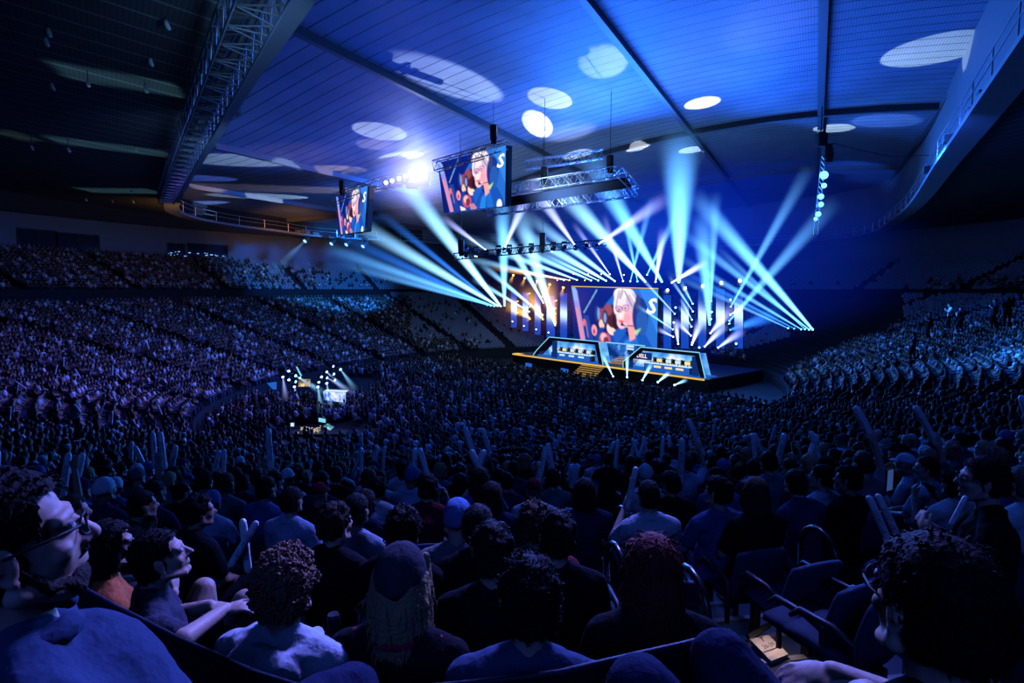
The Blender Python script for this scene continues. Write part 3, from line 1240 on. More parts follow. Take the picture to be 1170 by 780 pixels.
def beard(key, col):
    o, f = HERO[key]
    b = bmesh.new()
    ellipsoid(b, (0, .05, -.092), (.05, .05, .036))
    for s in (-1, 1):
        chain(b, [(s * .076, .012, -.03), (s * .062, .035, -.075), (s * .03, .075, -.1)], [.008, .013, .015])
        capsule(b, (s * .004, .1, -.046), (s * .028, .086, -.056), .0065, .005)
    me = remeshed('beard', b, .006, 1, .007, 40)
    h = link('beard', me, m_hair, o)
    h.matrix_local = Matrix.Translation(f['hc']) @ f['hR'].to_4x4()
    h.color = (*col, 1)


for k_ in ('glasses_left', 'glasses_right', 'orange', 'profile', 'glasses_far'):
    eyes(k_)
for k_ in ('glasses_left', 'glasses_right', 'glasses_far'):
    glasses(k_)
beard('glasses_left', (.02, .012, .009))
# red collar of the beanie wearer
o_, f_ = HERO['beanie']
mb = MB()
mb.tube([(.085 * math.cos(t), -.03 + .075 * math.sin(t), 1.06) for t in np.linspace(0, 2 * PI, 19)], .02, 8)
for s in (-1, 1):
    mb.tube([(s * .08, -.05, 1.055), (s * .15, -.04, 1.045), (s * .185, -.03, 1.02)], [.02, .03, .012], 8)
link('collar', pymesh('collar', mb.v, mb.f, True), mat('red_collar', (.4, .015, .05), .8), o_)
o_, f_ = HERO['glasses_left']
Lm_ = Matrix.Rotation(.32, 3, 'X')
piv_ = V((0, 0, .52))
ring_ = [Lm_ @ (V((.088 * math.cos(t), -.025 + .08 * math.sin(t), 1.075 - .012 * math.sin(t))) - piv_) + piv_ for t in np.linspace(PI * .62, PI * 2.38, 21)]
mb = MB().tube(ring_, [.012] + [.022] * 19 + [.012], 8)
cl_ = link('collar', pymesh('collar', mb.v, mb.f, True), m_cloth, o_)
cl_.color = (.035, .06, .12, 1)
# dark lettering block on the jersey back is plain print: left to the garment

# rows of individual people a little further down
cand = []
FRAME = lambda q, m=40: -m < q[0] < 1170 + m and q[1] < 780 + m and q[2] > .3
for k, off in enumerate(ROWS_LOW):
    q, th = row_curve(off, .56)
    z = tread_z(off)
    for (x, y), t in zip(q, th):
        s = proj((x, y, z + 1.1))
        if not FRAME(s, 60):
            continue
        if aisle_dist(x, y) < .75:
            continue
        cand.append((math.hypot(x, y), k - 2, x, y, z, t, s))
cand.sort()
N_IND = 212
NUMS = {1: 'first', 2: 'second', 3: 'third', 4: 'fourth', 5: 'fifth', 6: 'sixth', 7: 'seventh', 8: 'eighth', 9: 'ninth', 10: 'tenth', 11: 'eleventh', 12: 'twelfth', 13: 'thirteenth', 14: 'fourteenth', 15: 'fifteenth', 16: 'sixteenth'}
SHN = ['black', 'black', 'black', 'navy', 'navy', 'grey', 'white', 'white', 'pale blue', 'blue', 'teal', 'purple', 'red', 'orange']
n_ind = 0
rest = []
seat_spots = []
stick_hands = []
occupied = []
for d, k, x, y, z, t, s in cand:
    near_taken = min((math.hypot(x - a, y - b) for a, b in taken), default=9)
    if near_taken < (.5 if d > 2.2 else .6):
        continue
    if d < 2.6 or (s[1] > 590 and -40 < s[0] < 1170) or (d < 6.5 and 1.0 < x < 3.6 and aisle_dist(x, y) < 1.6):
        if d > 1.6 and s[1] < 760:
            seat_spots.append((x, y, z, t, d, s))      # left empty: the seat itself shows
        continue
    if rng.random() < .05:
        seat_spots.append((x, y, z, t, d, s))
        continue
    if n_ind >= N_IND:
        rest.append((x, y, z, t, d, s))
        continue
    n_ind += 1
    seat_spots.append((x, y, z, t, d, s))
    vi = int(rng.integers(0, len(VAR)))
    if rng.random() < .35:
        vi = 0
    sleeve = 'long' if vi in (0, 3) and rng.random() < .4 else 'short'
    inw = math.atan2(-math.cos(t), -math.sin(t))
    tost = math.atan2(STAGE_AT[0] - x, STAGE_AT[1] - y)
    yaw = inw * .45 + tost * .55 + rng.normal(0, .12)
    sh = SHN[int(rng.integers(0, len(SHN)))]
    hcn = ['black', 'black', 'black', 'dark brown', 'dark brown', 'brown', 'blond', 'ginger'][int(rng.integers(0, 8))]
    st = ['short', 'short', 'short', 'messy', 'curly', 'bob', 'long', 'bun', 'beanie', 'cap', 'crop'][int(rng.integers(0, 11))]
    hat = CLOTH[['white', 'black', 'navy', 'grey', 'blue', 'red'][int(rng.integers(0, 6))]] if st in ('beanie', 'cap') else None
    hatn = next((n_ for n_, c_ in CLOTH.items() if c_ == hat), '') if hat else ''
    side = 'right of stairs' if x > 1.75 - .105 * (y - 5) else 'left of stairs'
    hd_ = {'short': 'short %s hair' % hcn, 'messy': 'tousled %s hair' % hcn, 'curly': 'curly %s hair' % hcn, 'bob': 'bobbed %s hair' % hcn, 'long': 'long %s hair' % hcn,
           'bun': 'a %s bun' % hcn, 'beanie': 'a %s beanie' % hatn, 'cap': 'a %s cap' % hatn, 'crop': 'cropped %s hair' % hcn}[st]
    act = {'clap': ' clapping', 'raised': ' waving', 'chin': ' pondering'}.get(VAR[vi][0], '')
    lab = 'person in %s %s with %s%s, %s row %s' % (sh, 'top' if sleeve == 'long' else 'T-shirt', hd_, act, NUMS.get(max(1, k + 1), 'lower'), side)
    f = varfig(vi, sleeve)
    put_person(f, (x + rng.normal(0, .03), y, z + rng.normal(0, .025)), yaw, ['light', 'light', 'tan', 'brown'][int(rng.integers(0, 4))], sh, hcn, st, ['navy', 'black', 'grey'][int(rng.integers(0, 3))],
               lab, lab, float(rng.uniform(.94, 1.05)), False, 'sweater' if sleeve == 'long' else 't_shirt', hat)
    if VAR[vi][0] in ('clap', 'raised') and rng.random() < .75:
        stick_hands.append((x, y, z, yaw, VAR[vi][0], f, k, side))

# clapper sticks held by people in the near rows
for x, y, z, yaw, pose, f, k, side in stick_hands:
    wr = POSES[pose]['wr'][1]
    M = Matrix.Translation((x, y, z)) @ Matrix.Rotation(-yaw, 4, 'Z')
    for j in range(2 if pose == 'clap' else 1):
        wrj = POSES[pose]['wr'][1 if j == 0 else 0]
        a = V(wrj) + V((0, .03, .05))
        dr = V(((-1 if j == 0 else 1) * rng.uniform(-.1, .5), .25, 1)).normalized()
        lab = 'white inflatable clapper stick held up in the %s row, %s' % (NUMS.get(max(1, k + 1), 'lower'), side)
        put_stick(M @ (a - dr * .12), M.to_3x3() @ dr, lab, lab, float(rng.uniform(-1, 1)))

# crossed pair by the ginger hair, pair before the white cap, the tall pair by the aisle, the pair of the man with glasses
EXPL = [((284, 655), (277, 592), 2.05, 'upright white clapper stick of the crossed pair behind the ginger hair'),
        ((262, 648), (294, 595), 2.0, 'slanting white clapper stick of the crossed pair behind the ginger hair'),
        ((1017, 622), (992, 566), 3.3, 'outer white clapper stick of the pair in front of the white cap'),
        ((1028, 617), (1002, 564), 3.35, 'inner white clapper stick of the pair in front of the white cap'),
        ((716, 582), (727, 533), 4.3, 'slanting tall white clapper stick beside the near stair rail'),
        ((722, 575), (721, 545), 4.4, 'upright white clapper stick beside the near stair rail'),
        ((1086, 600), (1104, 566), 2.9, 'white clapper stick held by the man with glasses near the right edge')]
for (x0, y0), (x1, y1), d_, lab in EXPL:
    a = P(x0, y0, d_)
    b = P(x1, y1, d_ + .02)
    put_stick(a, b - a, lab, None, roll=0.0, scale=(b - a).length / .6)

# ------------------------------------------------------------------ seats
m_seatf = mat('seat_fabric', (.03, .045, .09), .8, noise_amt=.2, noise_scale=20)
m_seatp = mat('blue_grey_seat_plastic', (.22, .26, .33), .5)


def seat_meshes():
    def panel(pts, th_, w):
        mb = MB()
        vs, fs = [], []
        n, m_ = len(pts), 7
        for i, (yy, zz) in enumerate(pts):
            for j in range(m_):
                u = j / (m_ - 1) * 2 - 1
                taper = 1 - .12 * (i / (n - 1)) ** 3
                vs.append((u * w / 2 * taper, yy + .03 * u * u, zz - (.03 * u * u if i == n - 1 else 0)))
        k = len(vs)
        nrm = []
        for i in range(n):
            a, b = pts[max(i - 1, 0)], pts[min(i + 1, n - 1)]
            d = V((0, b[0] - a[0], b[1] - a[1])).normalized()
            nrm.append(V((0, d.z, -d.y)))
        for i in range(n):
            for j in range(m_):
                v = vs[i * m_ + j]
                vs.append(tuple(V(v) - nrm[i] * -th_))
        fs = grid_faces(n, m_) + [tuple(reversed([c + k for c in f])) for f in grid_faces(n, m_)]
        for i in range(n - 1):
            fs += [(i * m_, i * m_ + k, (i + 1) * m_ + k, (i + 1) * m_), (i * m_ + m_ - 1, (i + 1) * m_ + m_ - 1, (i + 1) * m_ + m_ - 1 + k, i * m_ + m_ - 1 + k)]
        for j in range(m_ - 1):
            fs += [(j, j + 1, j + 1 + k, j + k), ((n - 1) * m_ + j, (n - 1) * m_ + j + k, (n - 1) * m_ + j + 1 + k, (n - 1) * m_ + j + 1)]
        return pymesh('seat_part', vs, fs, True)
    back = panel([(-.17, .42), (-.2, .55), (-.23, .68), (-.26, .80), (-.275, .88)], .035, .46)
    pan = panel([(-.15, .45), (-.02, .43), (.12, .435), (.26, .455)], -.05, .44)
    folded = panel([(-.12, .44), (-.10, .55), (-.10, .68), (-.11, .80)], .05, .42)
    arm = MB()
    for s in (1,):
        arm.tube([(s * .255, -.18, .3), (s * .255, -.17, .62), (s * .255, -.05, .66), (s * .255, .14, .66), (s * .255, .2, .6)], [.02, .02, .022, .022, .015], 6)
    arm = pymesh('armrests', arm.v, arm.f, True)
    leg = MB().box((0, -.17, .21), (.05, .06, .42)).box((0, -.17, .015), (.3, .1, .03))
    leg = pymesh('pedestal', leg.v, leg.f)
    return back, pan, folded, arm, leg


S_BACK, S_PAN, S_FOLD, S_ARM, S_LEG = seat_meshes()


def put_seat(x, y, z, yaw, folded, m, label, group, arms=True):
    r = empty('stadium_seat', (x, y, z), -yaw)
    tag(r, label, 'seat', group)
    link('backrest', S_BACK, m, r)
    link('seat_pan', S_FOLD if folded else S_PAN, m, r)
    if arms:
        link('armrest', S_ARM, m_steel, r)
        link('armrest', S_ARM, m_steel, r).location = (-.51, 0, 0)
    link('pedestal', S_LEG, m_steel, r)
    return r


occ = {(round(a, 2), round(b, 2)) for a, b in taken}
for x, y, z, t, d, s in seat_spots[:120]:
    if 765 < s[0] < 960 and s[1] > 585:
        continue          # the stair opening
    inw = math.atan2(-math.cos(t), -math.sin(t))
    n_t = min((math.hypot(x - a, y - b) for a, b in taken), default=9)
    side = 'right of the near stairs' if x > 1.75 - .105 * (y - 5) else 'left of the near stairs'
    lab = 'dark blue fabric stadium seat in the near rows, %s' % side
    put_seat(x, y, z, inw, False, m_seatf, lab, lab)

# ------------------------------------------------------------------ the rest of the crowd: far too many to count, one object
def lod_person():
    v, f, c = [], [], []       # c: 0 shirt 1 skin 2 hair 3 trousers

    def loft(rings, col, n=6, cap=True):
        b = len(v)
        for (cx, cy_, cz, rx, ry) in rings:
            for i in range(n):
                a = 2 * PI * (i + .5) / n
                v.append((cx + rx * math.cos(a), cy_ + ry * math.sin(a), cz))
                c.append(col if not callable(col) else col(math.sin(a), cz))
        for k in range(len(rings) - 1):
            for i in range(n):
                f.append((b + k * n + i, b + k * n + (i + 1) % n, b + (k + 1) * n + (i + 1) % n, b + (k + 1) * n + i))
        if cap:
            f.append(tuple(b + (len(rings) - 1) * n + i for i in range(n)))
    loft([(0, -.01, .45, .18, .14), (0, -.01, .7, .165, .125), (0, -.03, .95, .2, .12), (0, -.03, 1.03, .12, .08), (0, -.01, 1.05, .05, .05)], 0)
    loft([(0, 0, 1.06, .05, .055), (0, .02, 1.12, .06, .075), (0, .015, 1.2, .082, .1), (0, .0, 1.29, .075, .09), (0, -.01, 1.335, .04, .05)], lambda s, z: 2 if (z > 1.25 or s < -.2) and z > 1.1 else 1)
    for s in (-1, 1):
        b = len(v)
        for (x, y, z, r) in ((s * .2, -.03, .98, .055), (s * .25, .06, .75, .045), (s * .12, .28, .68, .035)):
            for i in range(4):
                a = 2 * PI * i / 4
                v.append((x + r * math.cos(a), y + r * math.sin(a) * .5, z + r * math.sin(a)))
                c.append(0 if z > .9 else 1)
        for k in range(2):
            for i in range(4):
                f.append((b + k * 4 + i, b + k * 4 + (i + 1) % 4, b + (k + 1) * 4 + (i + 1) % 4, b + (k + 1) * 4 + i))
        b = len(v)
        for (y, z) in ((0, .55), (.46, .53), (.48, .1)):
            for dx, dz in ((-.07, .05), (.07, .05), (.07, -.06), (-.07, -.06)):
                v.append((s * .12 + dx, y + (dz if z < .2 else 0), z + (dz if z > .2 else 0)))
                c.append(3)
        for k in range(2):
            for i in range(4):
                f.append((b + k * 4 + i, b + k * 4 + (i + 1) % 4, b + (k + 1) * 4 + (i + 1) % 4, b + (k + 1) * 4 + i))
    return np.array(v), f, np.array(c)


LV, LF, LC = lod_person()
ARM_R = [i for i in range(len(LV))]


def tile(name, base_v, base_f, xf, cols, m):
    """one mesh of many transformed copies. xf: n x (x, y, z, yaw, scale); cols: n x nverts x 3"""
    n, nv = len(xf), len(base_v)
    ca, sa = np.cos(-xf[:, 3]), np.sin(-xf[:, 3])
    bv = base_v[None] * xf[:, 4][:, None, None]
    X = bv[:, :, 0] * ca[:, None] - bv[:, :, 1] * sa[:, None] + xf[:, 0][:, None]
    Y = bv[:, :, 0] * sa[:, None] + bv[:, :, 1] * ca[:, None] + xf[:, 1][:, None]
    Z = bv[:, :, 2] + xf[:, 2][:, None]
    co = np.stack([X, Y, Z], 2).reshape(-1, 3).astype(np.float32)
    sizes = np.array([len(f) for f in base_f])
    flat = np.concatenate([np.array(f) for f in base_f])
    loops = (flat[None] + (np.arange(n) * nv)[:, None]).ravel().astype(np.int32)
    starts = np.concatenate([[0], np.cumsum(np.tile(sizes, n))])[:-1].astype(np.int32)
    me = bpy.data.meshes.new(name)
    me.vertices.add(len(co))
    me.vertices.foreach_set('co', co.ravel())
    me.loops.add(len(loops))
    me.loops.foreach_set('vertex_index', loops)
    me.polygons.add(len(starts))
    me.polygons.foreach_set('loop_start', starts)
    me.polygons.foreach_set('use_smooth', np.ones(len(starts), dtype=bool))
    me.update(calc_edges=True)
    if cols is not None:
        at = me.attributes.new('tint', 'BYTE_COLOR', 'POINT')
        c4 = np.ones((n * nv, 4), dtype=np.float32)
        c4[:, :3] = cols.reshape(-1, 3)
        at.data.foreach_set('color', c4.ravel())
    return link(name, me, m)


pts = []
right_empty = []
for x, y, z, t, d, s in rest:
    if rng.random() > .95:
        continue
    inw = math.atan2(-math.cos(t), -math.sin(t))
    tost = math.atan2(STAGE_AT[0] - x, STAGE_AT[1] - y)
    dd = (tost - inw + PI) % (2 * PI) - PI
    if d > 24 and s[0] < 600 and off_of(x, y)[0] > 29.6:
        continue
    # behind the stage the seats stay empty
    if 545 < s[0] < 900 and y > 75:
        if rng.random() < .97:
            continue
    # the bowl end beside the stage is thinly filled
    if 470 < s[0] < 545 and y > 70 and s[1] < 385 and rng.random() < .9:
        continue
    if s[0] > 1030 and s[1] < np.interp(s[0], [1030, 1060, 1170], [372, 366, 352]) and s[2] > 24:
        right_empty.append((x, y, z, inw, math.hypot(x, y), s))
        continue
    if s[0] >= 850 and s[1] < np.interp(s[0], [850, 870, 960, 1010, 1060, 1100], [452, 432, 392, 374, 350, 340]) and s[2] > 35:
        continue
    pts.append((x, y, z, inw + dd * .6 + rng.normal(0, .15), rng.uniform(.92, 1.06)))
up_seats = list(right_empty)
for k, off in enumerate(ROWS_UP):
    q, th = row_curve(off, .58)
    z = up_z(off)
    for (x, y), t in zip(q, th):
        s = proj((x, y, z + .9))
        if not (-40 < s[0] < 1210) or s[2] < 1 or y < 8:
            continue
        if aisle_dist(x, y) < .7:
            continue
        inw = math.atan2(-math.cos(t), -math.sin(t))
        # filled on the left, thinning towards the stage; empty on the right save its lowest rows
        if s[0] < 600:
            lim = np.interp(s[0], [0, 230, 300, 400, 460], [.93, .85, .45, .2, .02])
            full = rng.random() < lim * (1 if k < 15 * (1.15 - .8 * np.interp(s[0], [210, 420], [0, 1])) else .06)
        elif s[0] > 900:
            full = k < 4 and rng.random() < np.interp(s[0], [1040, 1120], [.05, .6])
        else:
            full = False
        if full:
            pts.append((x, y, z, inw + rng.normal(0, .2), rng.uniform(.92, 1.06)))
        elif not (560 < s[0] < 880):
            up_seats.append((x, y, z, inw, math.hypot(x, y), s))
# the standing blocks of chairs on the arena floor
fl_dir = (STAGE_AT - EC) / np.linalg.norm(STAGE_AT - EC)
DESK = np.array([-19.5, 57.0])
ST_S = V((.66, -.75, 0)).normalized()
ST_T = V((-ST_S.y, ST_S.x, 0))
ST_A = G(588, 404, 1.35)
for i in np.arange(-40, 40, .62):
    for j in np.arange(-45, 40, .95):
        a = np.array([i, j])
        w = np.array([ST_S.x, ST_S.y]) * i + np.array([ST_T.x, ST_T.y]) * j
        x, y = w + np.array([2.0, 55.0])
        o_, t = off_of(x, y)
        if o_ > 2.5:
            continue
        rel_ = np.array([x - ST_A.x, y - ST_A.y])
        if rel_ @ np.array([ST_T.x, ST_T.y]) > -5.2:
            continue
        if abs(i - 6) < .7 or abs(i + 8) < .7 or abs(j + 6) < .8:
            continue
        if (x - DESK[0]) ** 2 / 42 + (y - DESK[1]) ** 2 / 60 < 1 or (abs(x + 13) < 3.4 and 36.2 < y < 41):
            continue
        s = proj((x, y, 1))
        if not FRAME(s, 20) or rng.random() > .93:
            continue
        pts.append((x + rng.normal(0, .05), y + rng.normal(0, .06), 0, math.atan2(ST_T.x, ST_T.y) + rng.normal(0, .2), rng.uniform(.92, 1.1)))
xf = np.array(pts)
n = len(xf)
pal = np.array([(.006, .006, .008), (.008, .009, .014), (.012, .015, .03), (.025, .026, .03), (.07, .075, .09), (.35, .37, .42), (.62, .64, .7), (.25, .32, .45), (.08, .12, .25), (.25, .05, .05), (.3, .14, .05), (.5, .5, .55)])
pi_ = rng.choice(len(pal), n, p=[.24, .17, .14, .1, .07, .06, .09, .04, .04, .01, .01, .03])
sk = np.array([(.5, .32, .24), (.36, .2, .14), (.2, .11, .07)])[rng.choice(3, n, p=[.6, .25, .15])]
hr = np.array([(.008, .007, .007), (.03, .018, .012), (.12, .07, .04), (.4, .4, .42)])[rng.choice(4, n, p=[.6, .28, .07, .05])]
tr = np.array([(.012, .013, .018), (.03, .04, .07)])[rng.choice(2, n)]
cols = np.zeros((n, len(LV), 3))
for code, arr in ((0, pal[pi_]), (1, sk), (2, hr), (3, tr)):
    cols[:, LC == code] = arr[:, None, :]
# some arms are raised in the air
m_crowd = attr_mat('crowd_cloth_and_skin')
cr = tile('seated_crowd', LV, LF, xf, cols, m_crowd)
tag(cr, 'mass of seated spectators filling the distant stands and the arena floor', 'crowd', kind='stuff')
print('CROWD', n, 'INDIV', n_ind, 'UPSEATS', len(up_seats))

# empty seats: the nearest as things, the others as one mass
up_seats.sort(key=lambda a: a[4])
for x, y, z, yaw, d, s in up_seats[:180]:
    side = 'on the upper tier at the right edge' if s[0] > 600 else 'on the upper tier at the left'
    lab = 'empty pale blue folding seat ' + side
    put_seat(x, y, z, yaw, True, m_seatp, lab, 'empty folding seats ' + side, arms=False)
bv = np.array([(-.22, -.17, .42), (.22, -.17, .42), (.21, -.27, .88), (-.21, -.27, .88), (-.22, -.12, .42), (.22, -.12, .42), (.21, -.22, .88), (-.21, -.22, .88),
               (-.21, -.1, .44), (.21, -.1, .44), (.2, -.06, .8), (-.2, -.06, .8)])
bf = [(0, 1, 2, 3), (7, 6, 5, 4), (3, 2, 6, 7), (0, 3, 7, 4), (1, 5, 6, 2), (8, 9, 10, 11)]
xs = np.array([(x, y, z, yaw, 1.0) for x, y, z, yaw, d, s in up_seats[180:]] + [(x, y, z, math.atan2(-math.cos(t), -math.sin(t)), 1.0) for x, y, z, t, d, s in rest if y > 75 and 440 < s[0] < 900])
ms = tile('empty_seats', bv, bf, xs, None, m_seatp)
tag(ms, 'distant rows of empty pale blue folding seats in the upper tier', 'seats', kind='stuff')
# ------------------------------------------------------------------ the stage: s runs along its front edge, t into its depth
ST_Z = 1.35
ST_B = G(805, 433, ST_Z)
ST_S = (ST_B - ST_A).normalized()
ST_T = V((-ST_S.y, ST_S.x, 0))
ST_L = (ST_B - ST_A).length


def S(a, b, z):                       # stage coordinates -> world
    return ST_A + ST_S * a + ST_T * b + V((0, 0, z - ST_A.z))


def SP(px, py, b):                    # sight line meets the upright plane b metres behind the front edge
    d = ray(px, py)
    k = ((ST_A + ST_T * b - CAM).dot(ST_T)) / d.dot(ST_T)
    return CAM + d * k


def sab(p):
    r = p - ST_A
    return r.dot(ST_S), r.dot(ST_T), p.z


ST_RZ = math.atan2(ST_S.y, ST_S.x)


def sroot(name, a, b, z, label, cat, group=None):
    r = empty(name, S(a, b, z), ST_RZ)
    tag(r, label, cat, group)
    return r


def placed(mb, name, m, parent, smooth=False):
    """mesh given in world points, parented to a thing"""
    Mi = (Matrix.Translation(parent.location) @ Matrix.Rotation(parent.rotation_euler.z, 4, 'Z')).inverted()
    me = pymesh(name, [Mi @ V(v) for v in mb.v], mb.f, smooth)
    return link(name, me, m, parent)


m_stage = mat('stage_deck_black', (.012, .014, .02), .35, spec=.5)
m_gold = emis('gold_light_strip', (1.0, .62, .12), .85)
m_cyan = emis('cyan_light_strip', (.25, .75, 1.0), .95)
m_ice = emis('pale_panel_light', (.62, .85, 1.0), 1.0)
m_blue = emis('blue_panel_light', (.02, .16, .75), .75)
m_deepblue = emis('deep_blue_panel', (.006, .035, .22), .8)
m_warm = emis('warm_screen', (1.0, .82, .35), 1.0)
m_woodstep = mat('gold_step_edge', (.5, .3, .1), .5, emit=.35, ecol=(1, .55, .15))
m_dkpanel = mat('dark_stage_panel', (.01, .013, .025), .4)

sr = sroot('stage_platform', ST_L / 2, 0, 0, 'long black stage platform with a glowing gold front edge', 'stage')
mb = MB()
b0, c0 = S(-.4, 0, 0), S(ST_L + .4, 0, 0)
mb.obox(S(-.4, 0, 0), ST_S * (ST_L + .8), ST_T * 11, V((0, 0, ST_Z)))
placed(mb, 'deck', m_stage, sr)
mb = MB().obox(S(-.4, -.06, ST_Z - .16), ST_S * (ST_L + .4), ST_T * .06, V((0, 0, .17)))
placed(mb, 'edge_light', m_gold, sr)
# left wing tip of the edge, turning back
mb = MB().obox(S(-.4, 0, ST_Z - .1), ST_S * 1.3, ST_T * .9, V((0, 0, .13)))
placed(mb, 'wing_light', m_gold, sr)

# striped stairs in the middle
q0, q1 = sab(SP(668, 421, -.1)), sab(SP(690, 424, -.1))
stw = empty('stage_stairs', S((q0[0] + q1[0]) / 2 - .3, -.9, 0), ST_RZ)
tag(stw, 'flight of stairs with gold edges rising to the middle of the stage', 'stairs')
w_ = max(2.4, (q1[0] - q0[0]) * 1.15)
for i in range(6):
    z = ST_Z * (i + 1) / 7
    placed(MB().obox(S(q0[0] - .3, -2.0 + i * .32, 0), ST_S * w_, ST_T * .32, V((0, 0, z - .05))), 'step', m_dkpanel, stw)
    placed(MB().obox(S(q0[0] - .3, -2.04 + i * .32, z - .07), ST_S * w_, ST_T * .2, V((0, 0, .08))), 'step_edge', m_woodstep, stw)
# striped ramp behind the stairs
rp = empty('striped_ramp', S((q0[0] + q1[0]) / 2 + .8, 3.0, ST_Z), ST_RZ)
tag(rp, 'gold striped ramp between the two booths on stage', 'ramp')
for i in range(6):
    placed(MB().obox(S(q0[0] + 1.3, 2.2 + i * .55, ST_Z + .03 + i * .12), ST_S * w_ * .95, ST_T * .36, V((0, 0, .06))), 'stripe', m_woodstep, rp)
placed(MB().obox(S(q0[0] + 1.3, 2.2, ST_Z - .1), ST_S * w_ * .95, ST_T * 3.3, V((0, 0, .12))), 'ramp_base', m_dkpanel, rp)


# ---- the two booths
def booth(name_l, label, px, front_b, logo, seed, wall_mix):
    """px: outline of the front frame in order bottom-left, left knee, top-left, top-right, bottom-right"""
    pts = [SP(x, y, front_b) for x, y in px]
    L0 = [sab(p) for p in pts]
    zb = ST_Z
    a0, a1 = L0[0][0], L0[4][0]
    tl, tr, zt = L0[2][0], L0[3][0], (L0[2][2] + L0[3][2]) / 2
    depth = 2.1
    r = sroot('player_booth', (a0 + a1) / 2, front_b, zb, label, 'booth')
    fr = MB()
    poly = [S(a0, front_b, zb), S(L0[1][0], front_b, L0[1][2]), S(tl, front_b, zt), S(tr, front_b, zt), S(a1, front_b, zb)]
    fr.tube(poly, .055, 6)
    placed(fr, 'light_frame', m_cyan, r)
    # thick dark surround behind the strip
    th = .55
    sh = MB()
    cx = (a0 + a1) / 2

    def inset(p, k):
        a, b, z = sab(p)
        return S(a + (cx - a) * k * .9, b + .05, z - (z - zb) * k * 1.2 if z > zb + .1 else z)
    inn = [inset(p, .13) for p in poly]
    for i in range(4):
        sh.quad(poly[i], poly[i + 1], inn[i + 1], inn[i])
    placed(sh, 'shell', m_dkpanel, r)
    # back wall: blue-white LED wall
    bw = MB().quad(S(a0 - .2, front_b + depth - .1, zb + .02), S(a1 - .6, front_b + depth - .1, zb + .02), S(tr - .5, front_b + depth - .1, zt - .25), S(tl - .3, front_b + depth - .1, zt - .25))
    placed(bw, 'back_wall', wall_mix, r)
    placed(MB().obox(S(a0, front_b, zb), ST_S * (a1 - a0), ST_T * depth, V((0, 0, .04))), 'booth_floor', m_blue, r)
    # pillar of stacked sponsor tiles at the ends
    for k, aa in enumerate(([tl + .25] if seed == 1 else [a0 + .25, tr - 1.0])):
        pl_ = MB().obox(S(aa, front_b + .3, zb), ST_S * .7, ST_T * .25, V((0, 0, zt - zb - .5)))
        pil = placed(pl_, 'tile_pillar', m_deepblue, r)
        for q in range(4):
            t_ = MB().obox(S(aa + .08, front_b + .27, zb + (zt - zb) * .36 + q * .34), ST_S * .54, ST_T * .03, V((0, 0, .2)))
            placed(t_, 'lit_tile', m_ice if q != 0 else m_warm, pil)
    # desk with five places
    da0, da1 = a0 + (a1 - a0) * .24, a0 + (a1 - a0) * .8
    db = front_b + .55
    d = sroot('gaming_desk', (da0 + da1) / 2, db, zb, 'long lit desk inside the ' + name_l, 'desk')
    placed(MB().obox(S(da0, db, zb + .72), ST_S * (da1 - da0), ST_T * .8, V((0, 0, .06))), 'desk_top', m_ice, d)
    placed(MB().obox(S(da0, db + .02, zb), ST_S * (da1 - da0), ST_T * .06, V((0, 0, .72))), 'front_panel', m_blue, d)
    for q in range(3):
        aa = da0 + (da1 - da0) * (.22 + q * .24)
        placed(MB().obox(S(aa, db - .02, zb + .36), ST_S * .9, ST_T * .04, V((0, 0, .22))), 'sponsor_strip', m_warm if seed == 2 else m_ice, d)
    for s_ in (0, 1):
        placed(MB().obox(S(da0 + (da1 - da0 - .1) * s_, db, zb), ST_S * .1, ST_T * .8, V((0, 0, .74))), 'side_panel', m_dkpanel, d)
    for q in range(5):
        aa = da0 + (da1 - da0) * (q + .5) / 5
        mo = sroot('monitor', aa, db + .35, zb + .78, 'glowing monitor, one of five on the desk of the ' + name_l, 'monitor', 'monitors of the ' + name_l)
        c_ = S(aa, db + .35, zb + .78)
        placed(MB().obox(S(aa - .36, db + .33, zb + .92), ST_S * .72, ST_T * .05, V((0, 0, .42))), 'housing', m_dkpanel, mo)
        placed(MB().obox(S(aa - .33, db + .315, zb + .95), ST_S * .66, ST_T * .012, V((0, 0, .36))), 'screen', m_warm if (q in (1,) if seed == 1 else q in (1, 4)) else m_ice, mo)
        placed(MB().obox(S(aa - .04, db + .34, zb + .78), ST_S * .08, ST_T * .06, V((0, 0, .18))), 'stand', m_dkpanel, mo)
        f = fig('clap_0_short_False', pose='clap')
        pp = S(aa, db + 1.0, zb)
        put_person(f, pp, math.atan2(-ST_T.x, -ST_T.y), 'light', 'navy' if seed == 1 else 'black', 'black', ['short', 'messy', 'crop'][q % 3], 'black',
                   'seated player behind a monitor in the ' + name_l, 'players in the ' + name_l, 1.0, False, 't_shirt')
        ch = sroot('gaming_chair', aa, db + 1.3, zb, 'dark high-backed gaming chair in the ' + name_l, 'chair', 'chairs in the ' + name_l)
        placed(MB().obox(S(aa - .25, db + 1.2, zb + .42), ST_S * .5, ST_T * .1, V((0, 0, .85))), 'backrest', m_dkpanel, ch)
        placed(MB().obox(S(aa - .25, db + .75, zb + .36), ST_S * .5, ST_T * .5, V((0, 0, .08))), 'seat', m_dkpanel, ch)
        placed(MB().tube([S(aa, db + 1.0, zb + .02), S(aa, db + 1.0, zb + .38)], .04, 6), 'column', m_dkpanel, ch)
    return r, (a0, a1, tl, tr, zt, front_b, depth)


